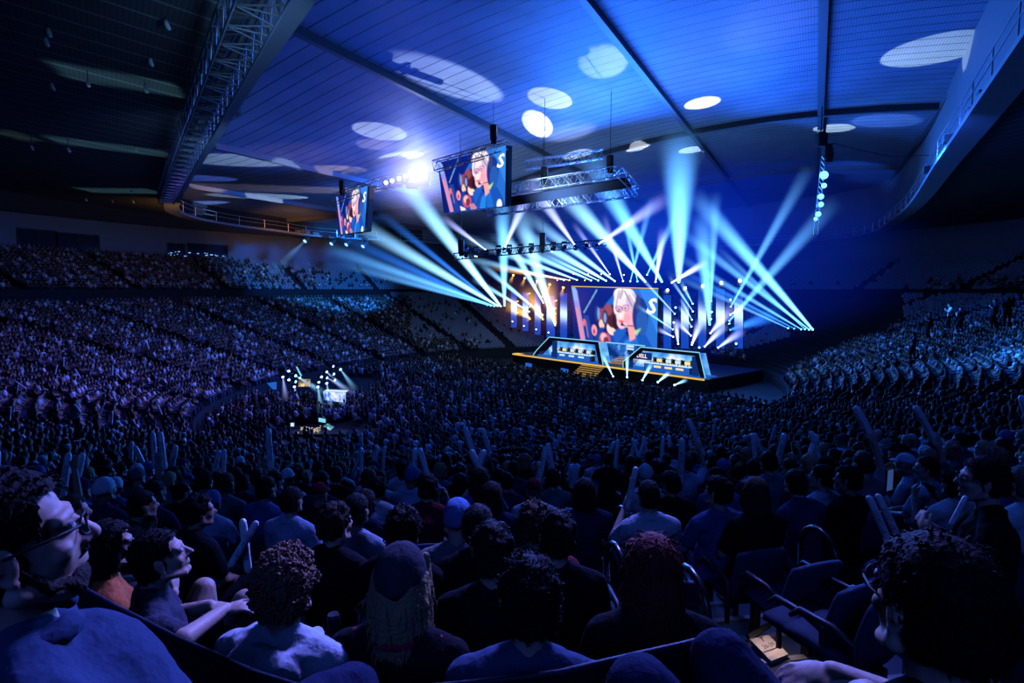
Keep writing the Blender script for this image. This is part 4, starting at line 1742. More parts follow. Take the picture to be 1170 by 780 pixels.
def led_wall(name, c0_, c1_, c2_, sx):
    m = bpy.data.materials.new(name)
    nt, N, L = nodes_of(m)
    N.remove(N['Principled BSDF'])
    e = N.new('ShaderNodeEmission')
    tc = N.new('ShaderNodeTexCoord')
    nz = N.new('ShaderNodeTexNoise')
    nz.inputs['Scale'].default_value = sx
    nz.inputs['Detail'].default_value = 2
    L.new(tc.outputs['Object'], nz.inputs['Vector'])
    cr_ = N.new('ShaderNodeValToRGB')
    cr_.color_ramp.elements[0].position = .38
    cr_.color_ramp.elements[0].color = (*c0_, 1)
    cr_.color_ramp.elements[1].position = .66
    cr_.color_ramp.elements[1].color = (*c2_, 1)
    el = cr_.color_ramp.elements.new(.52)
    el.color = (*c1_, 1)
    L.new(nz.outputs['Fac'], cr_.inputs['Fac'])
    L.new(cr_.outputs['Color'], e.inputs['Color'])
    L.new(e.outputs[0], N['Material Output'].inputs['Surface'])
    m.cycles.emission_sampling = 'NONE'
    return m


m_ledwall = led_wall('booth_led_wall', (.03, .18, .7), (.16, .52, 1.0), (.95, 1.0, 1.0), .45)
m_banner = led_wall('banner_led', (.004, .03, .2), (.02, .16, .62), (.5, .75, 1.0), .55)
booth('far booth', 'left open-fronted player booth with cyan light frame, nearer the stage tip', [(609, 407), (613, 400), (627.5, 384), (684, 391), (689, 421)], .5, '', 1, m_ledwall)
rb, rbd = booth('near booth', 'right open-fronted player booth with cyan light frame, nearer the dark stand', [(712, 421), (712, 413), (732, 396.5), (799, 402.5), (806, 428)], .5, 'DELL', 2, m_ledwall)
# sign in the right booth
sp = SP(734, 406.5, 1.2)
sg = empty('booth_sign', sp, ST_RZ)
tag(sg, 'small lit sign reading DELL on the right booth wall', 'sign')
me = text_mesh('DELL', .62, .02)
t_ = link('lettering', me, emis('sign_letters', (1, .78, .7), 1.3), sg)
t_.rotation_euler = (PI / 2, 0, 0)
t_.location = (0, -.1, 0)
link('backing', MB_me := pymesh('b', *(lambda m_: (m_.v, m_.f))(MB().box((0, .05, 0), (2.4, .06, .8)))), m_deepblue, sg)
# middle wall between the booths
pa, pb_ = sab(SP(686, 392, 3.6)), sab(SP(726, 418, 3.6))
mw = sroot('stage_back_panel', (pa[0] + pb_[0]) / 2, 4.5, ST_Z, 'blue lit panel wall behind the ramp, between the two booths', 'panel')
placed(MB().obox(S(pa[0], 4.6, ST_Z), ST_S * (pb_[0] - pa[0] + .5), ST_T * .15, V((0, 0, pa[2] - ST_Z))), 'panel', m_banner, mw)
for q in range(4):
    p_ = SP(716, 395 + q * 3.2, 3.2)
    placed(MB().obox(p_ - V((0, 0, .12)), ST_S * 1.0, ST_T * .05, V((0, 0, .22))), 'lit_tile', m_ice if q < 3 else m_warm, mw)
placed(MB().obox(S(pa[0], 4.55, pa[2]), ST_S * (pb_[0] - pa[0] + .5), ST_T * .15, V((0, 0, .12))), 'top_light', m_cyan, mw)
# glass-like slanted dividers with light edges
dv = sroot('light_divider', q1[0], .6, ST_Z, 'slim slanted cyan light line by the stairs', 'light strip')
placed(MB().tube([SP(683, 391, .6), SP(689, 421, .6)], .05, 6), 'strip', m_cyan, dv)

# ---- picture on the video screens: a camera shot of players, painted cell by cell
PW, PH = 176, 108


def paint():
    img = np.zeros((PH, PW, 3))
    yy, xx = np.mgrid[0:PH, 0:PW]
    X = (xx + .5) / PW * 770                   # picture space 770 x 475
    Y = (yy + .5) / PH * 475

    def fill(poly, col, soft=0):
        inside = np.zeros((PH, PW), bool)
        n_ = len(poly)
        j = n_ - 1
        for i in range(n_):
            xi, yi = poly[i]
            xj, yj = poly[j]
            c_ = ((yi > Y) != (yj > Y)) & (X < (xj - xi) * (Y - yi) / (yj - yi + 1e-9) + xi)
            inside ^= c_
            j = i
        img[inside] = col
        return inside

    def ell(cx, cy_, rx, ry, col, a=1.0, ang=0):
        ca, sa = math.cos(ang), math.sin(ang)
        u = ((X - cx) * ca + (Y - cy_) * sa) / rx
        v = (-(X - cx) * sa + (Y - cy_) * ca) / ry
        m_ = np.clip((1.05 - np.sqrt(u * u + v * v)) * 9, 0, 1)[..., None] * a
        img[:] = img * (1 - m_) + np.array(col) * m_

    def lin(x0, y0, x1, y1, w, col):
        dx, dy = x1 - x0, y1 - y0
        t = np.clip(((X - x0) * dx + (Y - y0) * dy) / (dx * dx + dy * dy), 0, 1)
        d_ = np.hypot(X - x0 - t * dx, Y - y0 - t * dy)
        img[d_ < w] = col
    img[:] = (.004, .03, .16)
    img[:, :, 2] += (.10 * (1 - Y / 475))
    fill([(560, 0), (770, 0), (770, 475), (700, 475)], (.03, .22, .62))
    fill([(620, 0), (770, 0), (770, 300)], (.05, .30, .75))
    fill([(330, 120), (450, 0), (520, 0), (420, 200)], (.02, .2, .6))
    # light post at the left edge
    fill([(0, 0), (55, 20), (140, 475), (85, 475)], (.32, .35, .75))
    fill([(30, 160), (62, 170), (130, 475), (92, 475)], (.75, .33, .38))
    fill([(0, 0), (40, 0), (60, 110), (20, 110)], (.25, .5, .95))
    fill([(112, 225), (165, 225), (230, 475), (150, 475)], (.02, .09, .36))
    fill([(125, 260), (140, 260), (165, 400), (150, 400)], (.30, .22, .4))
    ell(118, 285, 12, 30, (.95, .22, .12))
    lin(250, 15, 118, 205, 3.5, (.35, .75, .95))
    # far player
    ell(285, 250, 52, 72, (.02, .03, .10))
    ell(295, 215, 38, 60, (.35, .10, .10))
    ell(290, 280, 26, 36, (.95, .62, .5))
    ell(250, 200, 22, 66, (.03, .08, .25))
    ell(262, 200, 12, 50, (.2, .4, .7))
    fill([(215, 330), (300, 300), (330, 475), (230, 475)], (.01, .09, .35))
    ell(218, 335, 26, 44, (.92, .42, .42))
    ell(216, 345, 10, 22, (.5, .05, .1))
    # middle player, turned away
    fill([(330, 350), (430, 300), (520, 330), (560, 475), (300, 475)], (.015, .11, .42))
    ell(385, 300, 48, 52, (1.0, .72, .58))
    ell(395, 210, 66, 88, (.10, .03, .03))
    ell(350, 165, 40, 44, (.32, .12, .12))
    ell(425, 250, 36, 60, (.03, .02, .04))
    ell(322, 225, 26, 58, (.03, .06, .16))
    ell(322, 228, 14, 40, (.25, .4, .62))
    fill([(395, 330), (470, 275), (520, 300), (420, 440)], (.02, .17, .55))
    ell(318, 395, 54, 56, (.55, .16, .2))
    ell(308, 380, 30, 34, (.95, .55, .5))
    ell(330, 405, 26, 34, (.25, .05, .1))
    fill([(345, 425), (400, 420), (450, 475), (360, 475)], (.55, .3, .35))
    fill([(225, 430), (290, 455), (300, 475), (235, 475)], (.98, .75, .66))
    # near player with pale hair, glasses and headset
    fill([(430, 475), (480, 370), (560, 330), (660, 290), (740, 400), (770, 475)], (.015, .14, .48))
    fill([(560, 330), (600, 320), (640, 475), (560, 475)], (.02, .22, .62))
    fill([(500, 380), (560, 345), (540, 475), (470, 475)], (.03, .30, .75))
    fill([(520, 250), (600, 235), (590, 350), (545, 375)], (.92, .45, .42))
    ell(500, 165, 78, 118, (1.0, .74, .70), ang=.12)
    ell(470, 250, 40, 45, (.98, .62, .6))
    ell(540, 200, 45, 60, (.98, .52, .55))
    ell(495, 48, 92, 60, (.80, .76, .84))
    ell(470, 30, 60, 34, (.98, .95, .98))
    ell(425, 110, 22, 82, (.85, .80, .88), ang=.1)
    ell(560, 90, 50, 60, (.62, .56, .68))
    lin(500, 20, 560, 120, 7, (.4, .34, .44))
    lin(450, 15, 420, 150, 6, (.5, .42, .5))
    lin(530, 10, 590, 90, 6, (.95, .9, .96))
    ell(520, 215, 30, 40, (.85, .40, .45), .7)
    ell(450, 195, 18, 26, (.98, .66, .66), .8)
    ell(470, 40, 16, 40, (.25, .2, .25), .6, .4)
    lin(428, 150, 530, 120, 5, (.25, .2, .35))
    ell(450, 152, 30, 25, (.25, .14, .3))
    ell(507, 140, 30, 25, (.28, .16, .32))
    ell(450, 152, 25, 20, (.72, .5, .66))
    ell(507, 140, 25, 20, (.80, .55, .66))
    ell(452, 154, 9, 6, (.1, .06, .14))
    ell(505, 142, 9, 6, (.1, .06, .14))
    lin(428, 165, 470, 170, 3, (.2, .15, .3))
    ell(462, 200, 16, 24, (1, .8, .78))
    ell(470, 240, 24, 9, (.75, .12, .2))
    ell(478, 262, 14, 12, (.02, .03, .12))
    lin(485, 268, 575, 262, 4, (.1, .12, .3))
    ell(630, 190, 66, 130, (.015, .07, .28))
    ell(645, 230, 48, 90, (.03, .16, .45))
    ell(610, 100, 22, 60, (.05, .1, .25))
    fill([(575, 300), (640, 270), (600, 330)], (.4, .75, .4))
    ell(508, 490, 24, 16, (.9, .95, 1))
    ell(705, 460, 30, 44, (.85, .95, 1.0))
    for _ in range(1):
        p_ = np.pad(img, ((1, 1), (1, 1), (0, 0)), mode='edge')
        img = (p_[:-2, 1:-1] + p_[2:, 1:-1] + p_[1:-1, :-2] + p_[1:-1, 2:] + 2 * p_[1:-1, 1:-1]) / 6
    return img


IMG = np.clip(paint(), 0, 1) ** np.array([1.15, 1.3, 1.15])


def screen_mesh(tl, tr, bl, br):
    nu, nv = PW + 1, PH + 1
    vs = []
    for i in range(nu):
        for j in range(nv):
            s_, t_ = i / PW, j / PH
            vs.append(tl * (1 - s_) * (1 - t_) + tr * s_ * (1 - t_) + bl * (1 - s_) * t_ + br * s_ * t_)
    me = pymesh('picture', vs, grid_faces(nu, nv))
    pad = np.pad(IMG, ((0, 1), (0, 1), (0, 0)), mode='edge')
    pad2 = np.pad(IMG, ((1, 0), (1, 0), (0, 0)), mode='edge')
    avg = (pad + pad2) / 2
    col = np.ones((nu * nv, 4), np.float32)
    col[:, :3] = avg.transpose(1, 0, 2).reshape(-1, 3)
    at = me.attributes.new('tint', 'FLOAT_COLOR', 'POINT')
    at.data.foreach_set('color', col.ravel())
    return me


m_pic = attr_mat('video_picture', emit=1.25)
m_white_e = emis('screen_letter', (1, 1, 1), 1.1)


def video_screen(tl, tr, bl, br, label, back, letter=True):
    c = (tl + tr + bl + br) / 4
    r = empty('video_screen', c)
    tag(r, label, 'screen')
    sh = lambda p: p - c
    link('picture', screen_mesh(*map(sh, (tl, tr, bl, br))), m_pic, r)
    # letters S at the upper right, cut by the edge as in the camera shot
    ux, uy = (tr - tl), (bl - tl)
    nrm = ux.cross(uy).normalized()
    if nrm.dot(CAM - c) < 0:
        nrm = -nrm
    me = text_mesh('S', 1.0, bold=.03, shear=.25)
    for v in me.vertices:
        p = V(v.co)
        s_ = .895 + p.x * .135 * .475 / .475
        s_ = .93 + p.x * .21
        t_ = .25 - p.y * .30
        s_ = min(.992, s_)
        q = tl * (1 - s_) * (1 - t_) + tr * s_ * (1 - t_) + bl * (1 - s_) * t_ + br * s_ * t_
        v.co = sh(q) + nrm * .08
    bmx = bmesh.new()
    bmx.from_mesh(me)
    bmesh.ops.dissolve_degenerate(bmx, dist=1e-4, edges=bmx.edges[:])
    bmx.to_mesh(me)
    bmx.free()
    link('caption_letters', me, m_white_e, r)
    # housing
    hs = MB()
    e = back
    P4 = [sh(p) for p in (tl, tr, br, bl)]
    cc = V((0, 0, 0))
    front = [p + (p - cc).normalized() * .04 - nrm * .22 for p in P4]
    rear = [p - nrm * e for p in front]
    for i in range(4):
        hs.quad(front[i], front[(i + 1) % 4], rear[(i + 1) % 4], rear[i])
    hs.quad(*rear)
    hs.quad(*front)
    link('housing', pymesh('housing', hs.v, hs.f), m_black, r)
    return r


video_screen(SP(653, 328, 6.5), SP(752, 330.5, 6.5), SP(655, 392, 6.5), SP(750.5, 412, 6.5), 'huge main video screen standing behind the stage booths', .4)
e_ = sroot('screen_top_light', 10, 6.4, 8, 'thin gold light line along the top of the main screen', 'light strip')
placed(MB().tube([SP(653, 327, 6.5), SP(752, 329.6, 6.5)], .06, 5), 'strip', m_gold, e_)
video_screen(P(500, 186, 50), P(578, 166, 45), P(507, 243, 50), P(577, 235, 45), 'video screen hung from the roof beside the glaring spotlights', .5)
video_screen(P(384, 225, 60), P(420, 212, 55), P(386.5, 268, 60), P(416.5, 264, 55), 'smaller video screen hung in front of the far roof edge', .5)

# ---- LED banners beside the main screen
ban = [(583.8, 590.5, 333, 374, 9), (597, 603.6, 334, 378, 9), (610.8, 617.7, 335, 382, 9), (624.5, 634, 338, 386, 9), (640, 648, 335, 388, 8),
       (758, 767, 337, 398, 8), (778, 787, 335, 398, 8), (797.6, 807, 332, 398, 8), (818, 828, 330, 398, 8), (839, 849, 328, 398, 8)]
for i, (x0, x1, y0, y1, b) in enumerate(ban):
    tl, tr, bl, br = SP(x0, y0, b), SP(x1, y0, b), SP(x0, y1, b), SP(x1, y1, b)
    c = (tl + br) / 2
    r = empty('led_banner', c)
    o2 = ['outermost', 'second', 'third', 'fourth', 'innermost']
    tag(r, 'tall narrow blue LED banner, %s of the five %s of the main screen' % (o2[i] if i < 5 else o2[9 - i], 'left' if i < 5 else 'right'), 'banner', 'banners beside the main screen')
    sh = lambda p: p - c
    zz = [sh(p) for p in (tl, tr, br, bl)]
    # bright cloud band in the upper part of the banner
    n_ = 14
    vs, cl = [], []
    for k in range(n_ + 1):
        t = k / n_
        for s_ in (0, 1):
            a_ = zz[0] if s_ == 0 else zz[1]
            b_ = zz[3] if s_ == 0 else zz[2]
            vs.append(a_ * (1 - t) + b_ * t)
            g = math.exp(-((t - .42 - .04 * s_) / .14) ** 2)
            cl.append((.005 + .62 * g, .05 + .85 * g, .42 + .95 * g, 1))
    me = pymesh('banner', vs, [(2 * k, 2 * k + 1, 2 * k + 3, 2 * k + 2) for k in range(n_)])
    me.attributes.new('tint', 'FLOAT_COLOR', 'POINT').data.foreach_set('color', np.array(cl, np.float32).ravel())
    link('led_face', me, m_pic, r)
    mb = MB()
    for k in range(4):
        mb.tube([zz[k] + ST_T * .05, zz[(k + 1) % 4] + ST_T * .05], .06, 4)
    mb.quad(*[z_ + ST_T * .1 for z_ in zz])
    link('frame', pymesh('frame', mb.v, mb.f), m_black, r)


# ------------------------------------------------------------------ trusses
def truss(p, q, w, h, label, m=None, group=None, step=None, parts=True):
    p, q = V(p), V(q)
    r = empty('lighting_truss', p)
    tag(r, label, 'truss', group)
    d = (q - p)
    L_ = d.length
    dn = d.normalized()
    s = dn.cross(V((0, 0, 1))).normalized() * (w / 2)
    u = s.cross(dn).normalized() * (h / 2)
    if u.z < 0:
        u = -u
    cor = [s + u, s - u, -s - u, -s + u]
    mb = MB()
    for c in cor:
        mb.tube([c, c + d], .045, 5)
    link('chords', pymesh('chords', mb.v, mb.f), m or m_silver, r)
    mb = MB()
    n_ = max(2, int(L_ / (step or max(w, h) * .62)))
    for i in range(n_):
        a, b = d * (i / n_), d * ((i + 1) / n_)
        for k in range(4):
            c1, c2 = cor[k], cor[(k + 1) % 4]
            mb.tube([c1 + a, c2 + b] if i % 2 else [c2 + a, c1 + b], .026, 4)
            if i % 2 == 0:
                mb.tube([c1 + a, c2 + a], .026, 4)
    link('lacing', pymesh('lacing', mb.v, mb.f), m or m_silver, r)
    return r


truss(P(519, 293, 50), P(692, 277, 52), .5, .55, 'straight truss carrying a row of moving lights in front of the stage', m_steel)
for a, b, y, lab in (((577, 217), (706, 196), 46, 'upper silver box truss beside the hung screen'), ((556, 241), (728, 218), 47, 'lower silver box truss beside the hung screen'),
                     ((600, 189), (690, 176), 54, 'silver truss high against the ceiling behind the hung screen'),
                     ((497, 190), (581, 166), 47.5, 'truss holding the hung screen beside the spotlights'),
                     ((381, 228), (442, 206), 57.5, 'truss holding the smaller hung screen'),
                     ((284, 158), (384, 180), 52, 'dark truss hanging under the ceiling at the far left'),
                     ((440, 207), (497, 192), 55, 'truss with glaring spotlights between the two hung screens'),
                     ((706, 196), (728, 218), 46.5, 'short end truss joining the two silver box trusses')):
    truss(P(*a, y), P(*b, y - (2 if lab.startswith(('truss holding',)) else 0)), .7, .8, lab, m_steel if 'dark' in lab else m_silver)
m_gantry = mat('gantry_steel', (.12, .13, .15), .4, .6)
truss(G(306, -40, 17.6), G(189, 226, 17.6), 1.1, 1.0, 'heavy dark gantry truss along the roof edge at the upper left', m_gantry)
# video processor wall under the upper truss: dark blue band
tl, tr, bl, br = P(580, 226, 46.2), P(716, 203, 46.2), P(580, 236, 46.4), P(722, 214, 46.4)
dr = empty('drape_panel', (tl + br) / 2)
tag(dr, 'long dark blue drape stretched between the two silver trusses', 'drape')
placed(MB().quad(tl, tr, br, bl), 'cloth', mat('dark_blue_drape', (.03, .05, .12), .9), dr)
placed(MB().tube([tl, tr], .05, 5), 'top_bar', m_steel, dr)
# wires up to the roof
m_wire = m_steel
for (px, py, y, lab) in ((564, 163, 45, 'chain hoist above the hung screen beside the spotlights'), (622, 210, 46, 'chain hoist on the upper silver truss near the hung screen'), (697, 197, 46, 'chain hoist on the upper silver truss at its right end'),
                         (391, 222, 57, 'chain hoist above the smaller hung screen'), (300, 160, 52, 'chain hoist on the dark far left truss'), (620, 283, 51, 'chain hoist above the truss of moving lights'), (527, 291, 50, 'chain hoist at the outer end of the truss of moving lights')):
    p = P(px, py, y)
    h = empty('chain_hoist', p)
    tag(h, lab, 'hoist')
    mb = MB().tube([(0, 0, .2), (0, 0, 1.3)], [.28, .3], 8).box((0, 0, .1), (.4, .3, .4))
    link('motor_body', pymesh('m', mb.v, mb.f), m_black, h)
    link('chain', pymesh('c', *(lambda m_: (m_.v, m_.f))(MB().tube([(0, 0, 1.3), (0, 0, max(2, ceil_z(p.x, p.y) - p.z))], .03, 4))), m_steel, h)

# ------------------------------------------------------------------ lamps and their beams, painted as cones that glow by themselves
def beam_material():
    m = bpy.data.materials.new('painted_beam_glow')
    nt, N, L = nodes_of(m)
    N.remove(N['Principled BSDF'])
    pv = N.new('ShaderNodeVolumePrincipled')
    pv.inputs['Density'].default_value = 0.0
    tc = N.new('ShaderNodeTexCoord')
    sep = N.new('ShaderNodeSeparateXYZ')
    L.new(tc.outputs['Object'], sep.inputs[0])

    def mth(op, a, b=None, c=None, clamp=False):
        n_ = N.new('ShaderNodeMath')
        n_.operation = op
        n_.use_clamp = clamp
        for i, v in enumerate((a, b, c)):
            if v is None:
                continue
            if isinstance(v, (int, float)):
                n_.inputs[i].default_value = v
            else:
                L.new(v, n_.inputs[i])
        return n_.outputs[0]
    z = sep.outputs['Z']
    r = mth('SQRT', mth('ADD', mth('MULTIPLY', sep.outputs['X'], sep.outputs['X']), mth('MULTIPLY', sep.outputs['Y'], sep.outputs['Y'])))
    rc = mth('ADD', mth('MULTIPLY', z, 1.0 - R0), R0)
    rr = mth('DIVIDE', r, rc)
    g = mth('POWER', mth('SUBTRACT', 1.0, mth('MULTIPLY', rr, rr), clamp=True), 2.4)
    fall = mth('DIVIDE', mth('POWER', mth('SUBTRACT', 1.0, z, clamp=True), 1.1), mth('POWER', rc, 1.05))
    st = mth('MULTIPLY', g, fall)
    oi = N.new('ShaderNodeObjectInfo')
    L.new(oi.outputs['Color'], pv.inputs['Emission Color'])
    L.new(mth('MULTIPLY', st, oi.outputs['Alpha']), pv.inputs['Emission Strength'])
    L.new(pv.outputs[0], N['Material Output'].inputs['Volume'])
    return m


R0 = .10
m_beam = beam_material()
mb = MB().tube([(0, 0, 0), (0, 0, 1)], [R0, 1.0], 20)
BEAM = pymesh('beam', mb.v, mb.f, True)
m_body = mat('lamp_housing', (.02, .02, .024), .5)
lens_m = {}
COLS = {'cyan': (.11, .42, 1.0), 'white': (.75, .9, 1.0), 'blue': (.03, .22, 1.0), 'lilac': (.36, .42, 1.0), 'amber': (1.0, .5, .10), 'pale': (.24, .58, 1.0)}


def lens_mat(c, s):
    k = (c, s)
    if k not in lens_m:
        lens_m[k] = emis('lamp_lens_%s' % c, COLS[c], s)
    return lens_m[k]


def lamp_meshes():
    b = MB().box((0, 0, 0), (.42, .34, .16)).tube([(-.19, 0, .08), (-.2, 0, .5)], .04, 5).tube([(.19, 0, .08), (.2, 0, .5)], .04, 5)
    base = pymesh('lamp_base', b.v, b.f)
    h = MB().tube([(0, 0, -.28), (0, 0, -.2), (0, 0, .1), (0, 0, .26)], [.08, .15, .17, .15], 10)
    head = pymesh('lamp_head', h.v, h.f, True)
    le = MB().tube([(0, 0, .255), (0, 0, .285), (0, 0, .30)], [.145, .12, .03], 12)
    lens = pymesh('lamp_lens', le.v, le.f, True)
    return base, head, lens


L_BASE, L_HEAD, L_LENS = lamp_meshes()


def lamp(p, direction, color, label, group, size=1.0, strength=6.0, beam=None, hang=False):
    """a moving-head light: base, head, lens and, where wanted, a self-glowing beam cone. beam = (length, end radius, power)"""
    r = empty('moving_head_light', p)
    tag(r, label, 'stage light', group)
    r.scale = (size,) * 3
    q = V(direction).normalized().to_track_quat('Z', 'Y')
    b = link('base', L_BASE, m_body, r)
    if hang:
        b.rotation_euler = (PI, 0, 0)
        b.location = (0, 0, .45)
    else:
        b.location = (0, 0, -.45)
    h = link('head', L_HEAD, m_body, r)
    h.rotation_mode = 'QUATERNION'
    h.rotation_quaternion = q
    l = link('lens', L_LENS, None, h)
    l.data = L_LENS
    if len(L_LENS.materials) == 0:
        L_LENS.materials.append(lens_mat(color, strength))
    l.material_slots[0].link = 'OBJECT'
    l.material_slots[0].material = lens_mat(color, strength)
    if beam:
        ln, er, pw = beam
        bo = link('painted_beam', BEAM, m_beam, r)
        bo.rotation_mode = 'QUATERNION'
        bo.rotation_quaternion = q
        bo.location = V(direction).normalized() * .28
        bo.scale = (er / size, er / size, ln / size)
        bo.color = (*COLS[color], 6.5 * pw / er)
    return r


def beamlamp(src, end, y0, y1, width, color, power, label, group, size=.72, strength=8.0, ext=1.0, hang=False):
    a = SP(*src, y0[1]) if isinstance(y0, tuple) else P(*src, y0)
    if y1 is None:
        y1 = a.y - 3
    e = P(*end, y1)
    d = (e - a) * ext
    er = width / 2 / FPX * y1 * 1.25
    return lamp(a, d, color, label, group, size, strength, (d.length, er, power), hang)


BW = 1.0
# right fan: stacked lamps at the far right of the stage
gR = 'fan of beam lights right of the stage'
for sx, sy, ex, ey, w, p_, c in ((930, 378, 792, 222, 26, .95, 'cyan'), (926, 377.5, 770, 258, 16, .42, 'cyan'), (917, 377, 770, 290, 13, .3, 'cyan'), (909, 376, 765, 303, 12, .25, 'blue'), (902, 375.5, 760, 310, 12, .2, 'cyan'), (921, 377, 820, 283, 10, .3, 'cyan')):
    beamlamp((sx, sy), (ex, ey), 60, 56, w, c, p_, 'bright beam light low at the far right of the stage, fanning up towards the screen', gR)
beamlamp((834, 352), (925, 190), (0, 7.5), 52, 20, 'cyan', .33, 'beam light on the outer post shooting steeply up', None)
beamlamp((832, 368), (955, 228), (0, 7.5), 52, 26, 'cyan', .33, 'beam light low on the outer post shooting up towards the hanging light tower', None)
# left fan
gL = 'fan of beam lights at the far left of the stage'
for sx, sy, ex, ey, w, p_, c in ((573, 351, 452, 196, 30, .85, 'pale'), (570, 350, 395, 248, 26, .55, 'pale'), (566, 350, 370, 282, 20, .4, 'cyan'), (562, 349.5, 385, 300, 14, .28, 'cyan'), (568, 350, 430, 240, 14, .25, 'blue'), (558, 349, 380, 265, 22, .22, 'blue')):
    beamlamp((sx, sy), (ex, ey), 74, 58, w, c, p_, 'bright beam light at the far left of the stage, fanning up to the roof', gL)
beamlamp((576.5, 351), (574, 222), 74, 68, 24, 'cyan', .9, 'beam light at the far left of the stage shooting straight up', None)
# amber posts left
beamlamp((634.5, 372), (592, 238), (0, 8.2), 58, 26, 'pale', .62, 'amber post lamp throwing the widest pale beam up left', None)
beamlamp((621, 346), (568, 252), (0, 8.2), 58, 18, 'pale', .35, 'post lamp third from the far left throwing a pale beam', None)
beamlamp((620.5, 360), (548, 300), (0, 8.2), 60, 10, 'pale', .4, 'lower post lamp third from the far left throwing a thin pale beam', None)
beamlamp((605, 356), (540, 318), (0, 8.2), 62, 9, 'pale', .3, 'post lamp second from the far left throwing a thin pale beam', None)
for sx, sy, ex, ey, w in ((635, 371, 622, 318, 34), (621, 366, 600, 330, 26), (606, 364, 578, 345, 24)):
    beamlamp((sx, sy), (ex, ey), (0, 8.3), None, w, 'amber', .3, 'amber post lamp washing the left banners with warm light', 'amber wash lamps at the left banners', strength=6)
# lamps over the main screen
gT = 'row of beam lights over the main screen'
for sx, sy, ex, ey, w, p_, c in ((645, 320, 520, 292, 12, .2, 'pale'), (660, 320, 530, 272, 16, .3, 'pale'), (676, 320.5, 560, 270, 16, .28, 'pale'), (693, 321, 590, 262, 20, .4, 'pale'), (703, 321.5, 600, 245, 20, .35, 'pale'),
                                 (738, 322.5, 630, 205, 30, .7, 'pale'), (757, 323, 672, 180, 34, .75, 'cyan'), (749, 322.5, 758, 262, 14, .35, 'lilac'), (775.5, 324, 777, 150, 52, .95, 'cyan'), (767, 323, 806, 300, 12, .5, 'lilac'),
                                 (728.5, 322, 712, 240, 10, .25, 'cyan'), (720, 322, 745, 225, 12, .22, 'cyan'), (712, 321.5, 690, 246, 10, .2, 'lilac'), (739, 314.5, 775, 240, 14, .22, 'cyan'), (697, 313.5, 655, 255, 9, .2, 'lilac'),
                                 (684, 320.5, 610, 285, 10, .25, 'pale'), (651, 320, 560, 305, 9, .2, 'amber')):
    beamlamp((sx, sy), (ex, ey), (0, 6.0), 52, w, c, p_, 'small bright beam light hung in the row over the main screen', gT, hang=True)
# lamps on the straight truss in front
gF = 'moving lights on the straight front truss'
for sx, sy, ex, ey, y1, w, p_, c in ((556.5, 286.5, 505, 248, 48, 12, .5, 'lilac'), (576, 284, 606, 215, 48, 20, .55, 'lilac'), (657.5, 281, 603, 205, 49, 22, .55, 'lilac'), (682, 280, 762, 226, 49, 22, .5, 'lilac')):
    beamlamp((sx, sy), (ex, ey), 50.3, y1, w, c, p_, 'moving light on the straight front truss throwing a lilac beam upwards', gF, strength=10)
for i in range(13):
    t = i / 12
    px, py = 532 + 150 * t, 287.5 - 9 * t
    if min(abs(px - q) for q in (556.5, 576, 657.5, 682)) < 6:
        continue
    p = P(px, py + 2.5, 50.4 + t * 1.5)
    lit = i in (1, 8, 10)
    lamp(p, (rng.uniform(-.4, .4), -.3, -1), 'pale' if lit else 'blue', 'moving light hanging unlit under the straight front truss' if not lit else 'moving light with a small lit lens under the straight front truss',
         'unlit moving lights on the front truss' if not lit else 'lit moving lights on the front truss', 1.1, 7 if lit else .05, hang=True)
# right posts
for sx, sy, ex, ey, w, p_, c in ((811, 373, 802, 245, 30, .75, 'cyan'), (812.5, 346, 818, 220, 16, .4, 'cyan'), (792.5, 357, 765, 316, 6, .35, 'pale'), (772, 359.5, 728, 312, 6, .35, 'pale'), (770, 377, 728, 349, 6, .35, 'pale'),
                                 (810.5, 382, 838, 350, 20, .45, 'lilac'), (832, 377.5, 890, 358, 26, .35, 'blue'), (833.5, 360, 850, 350, 9, .3, 'lilac'), (790.5, 374, 776, 350, 5, .3, 'pale'), (791, 366, 778, 342, 5, .3, 'pale'),
                                 (792, 348, 778, 322, 7, .3, 'pale'), (770, 385, 752, 376, 8, .3, 'lilac'), (790, 384, 774, 368, 10, .35, 'lilac')):
    beamlamp((sx, sy), (ex, ey), (0, 7.8), None, w, c, p_, 'small beam light on the posts between the banners right of the main screen', 'beam lights on the posts right of the main screen')
for sx, sy, ex, ey, w, p_, c in ((775, 394, 772, 366, 10, .6, 'lilac'), (790, 395, 801, 366, 14, .6, 'lilac'), (804, 397, 828, 372, 14, .6, 'lilac'), (819, 398, 848, 378, 14, .5, 'lilac')):
    beamlamp((sx, sy), (ex, ey), (0, 5.0), None, w, c, p_, 'lilac floor light beside the right booth, tilted up', 'floor lights beside the right booth')
for sx, sy, ex, ey, w, p_ in ((701, 431, 688, 405, 6, .6), (716.5, 432, 716.5, 404, 7, .65), (733.5, 435, 744, 416, 7, .7), (751, 437, 764, 426, 7, .6), (770, 440, 784, 434, 6, .4)):
    beamlamp((sx, sy), (ex, ey), (0, -3.0), None, w, 'pale', p_, 'small floor light in front of the stage shining up at the booths', 'floor lights in front of the stage')

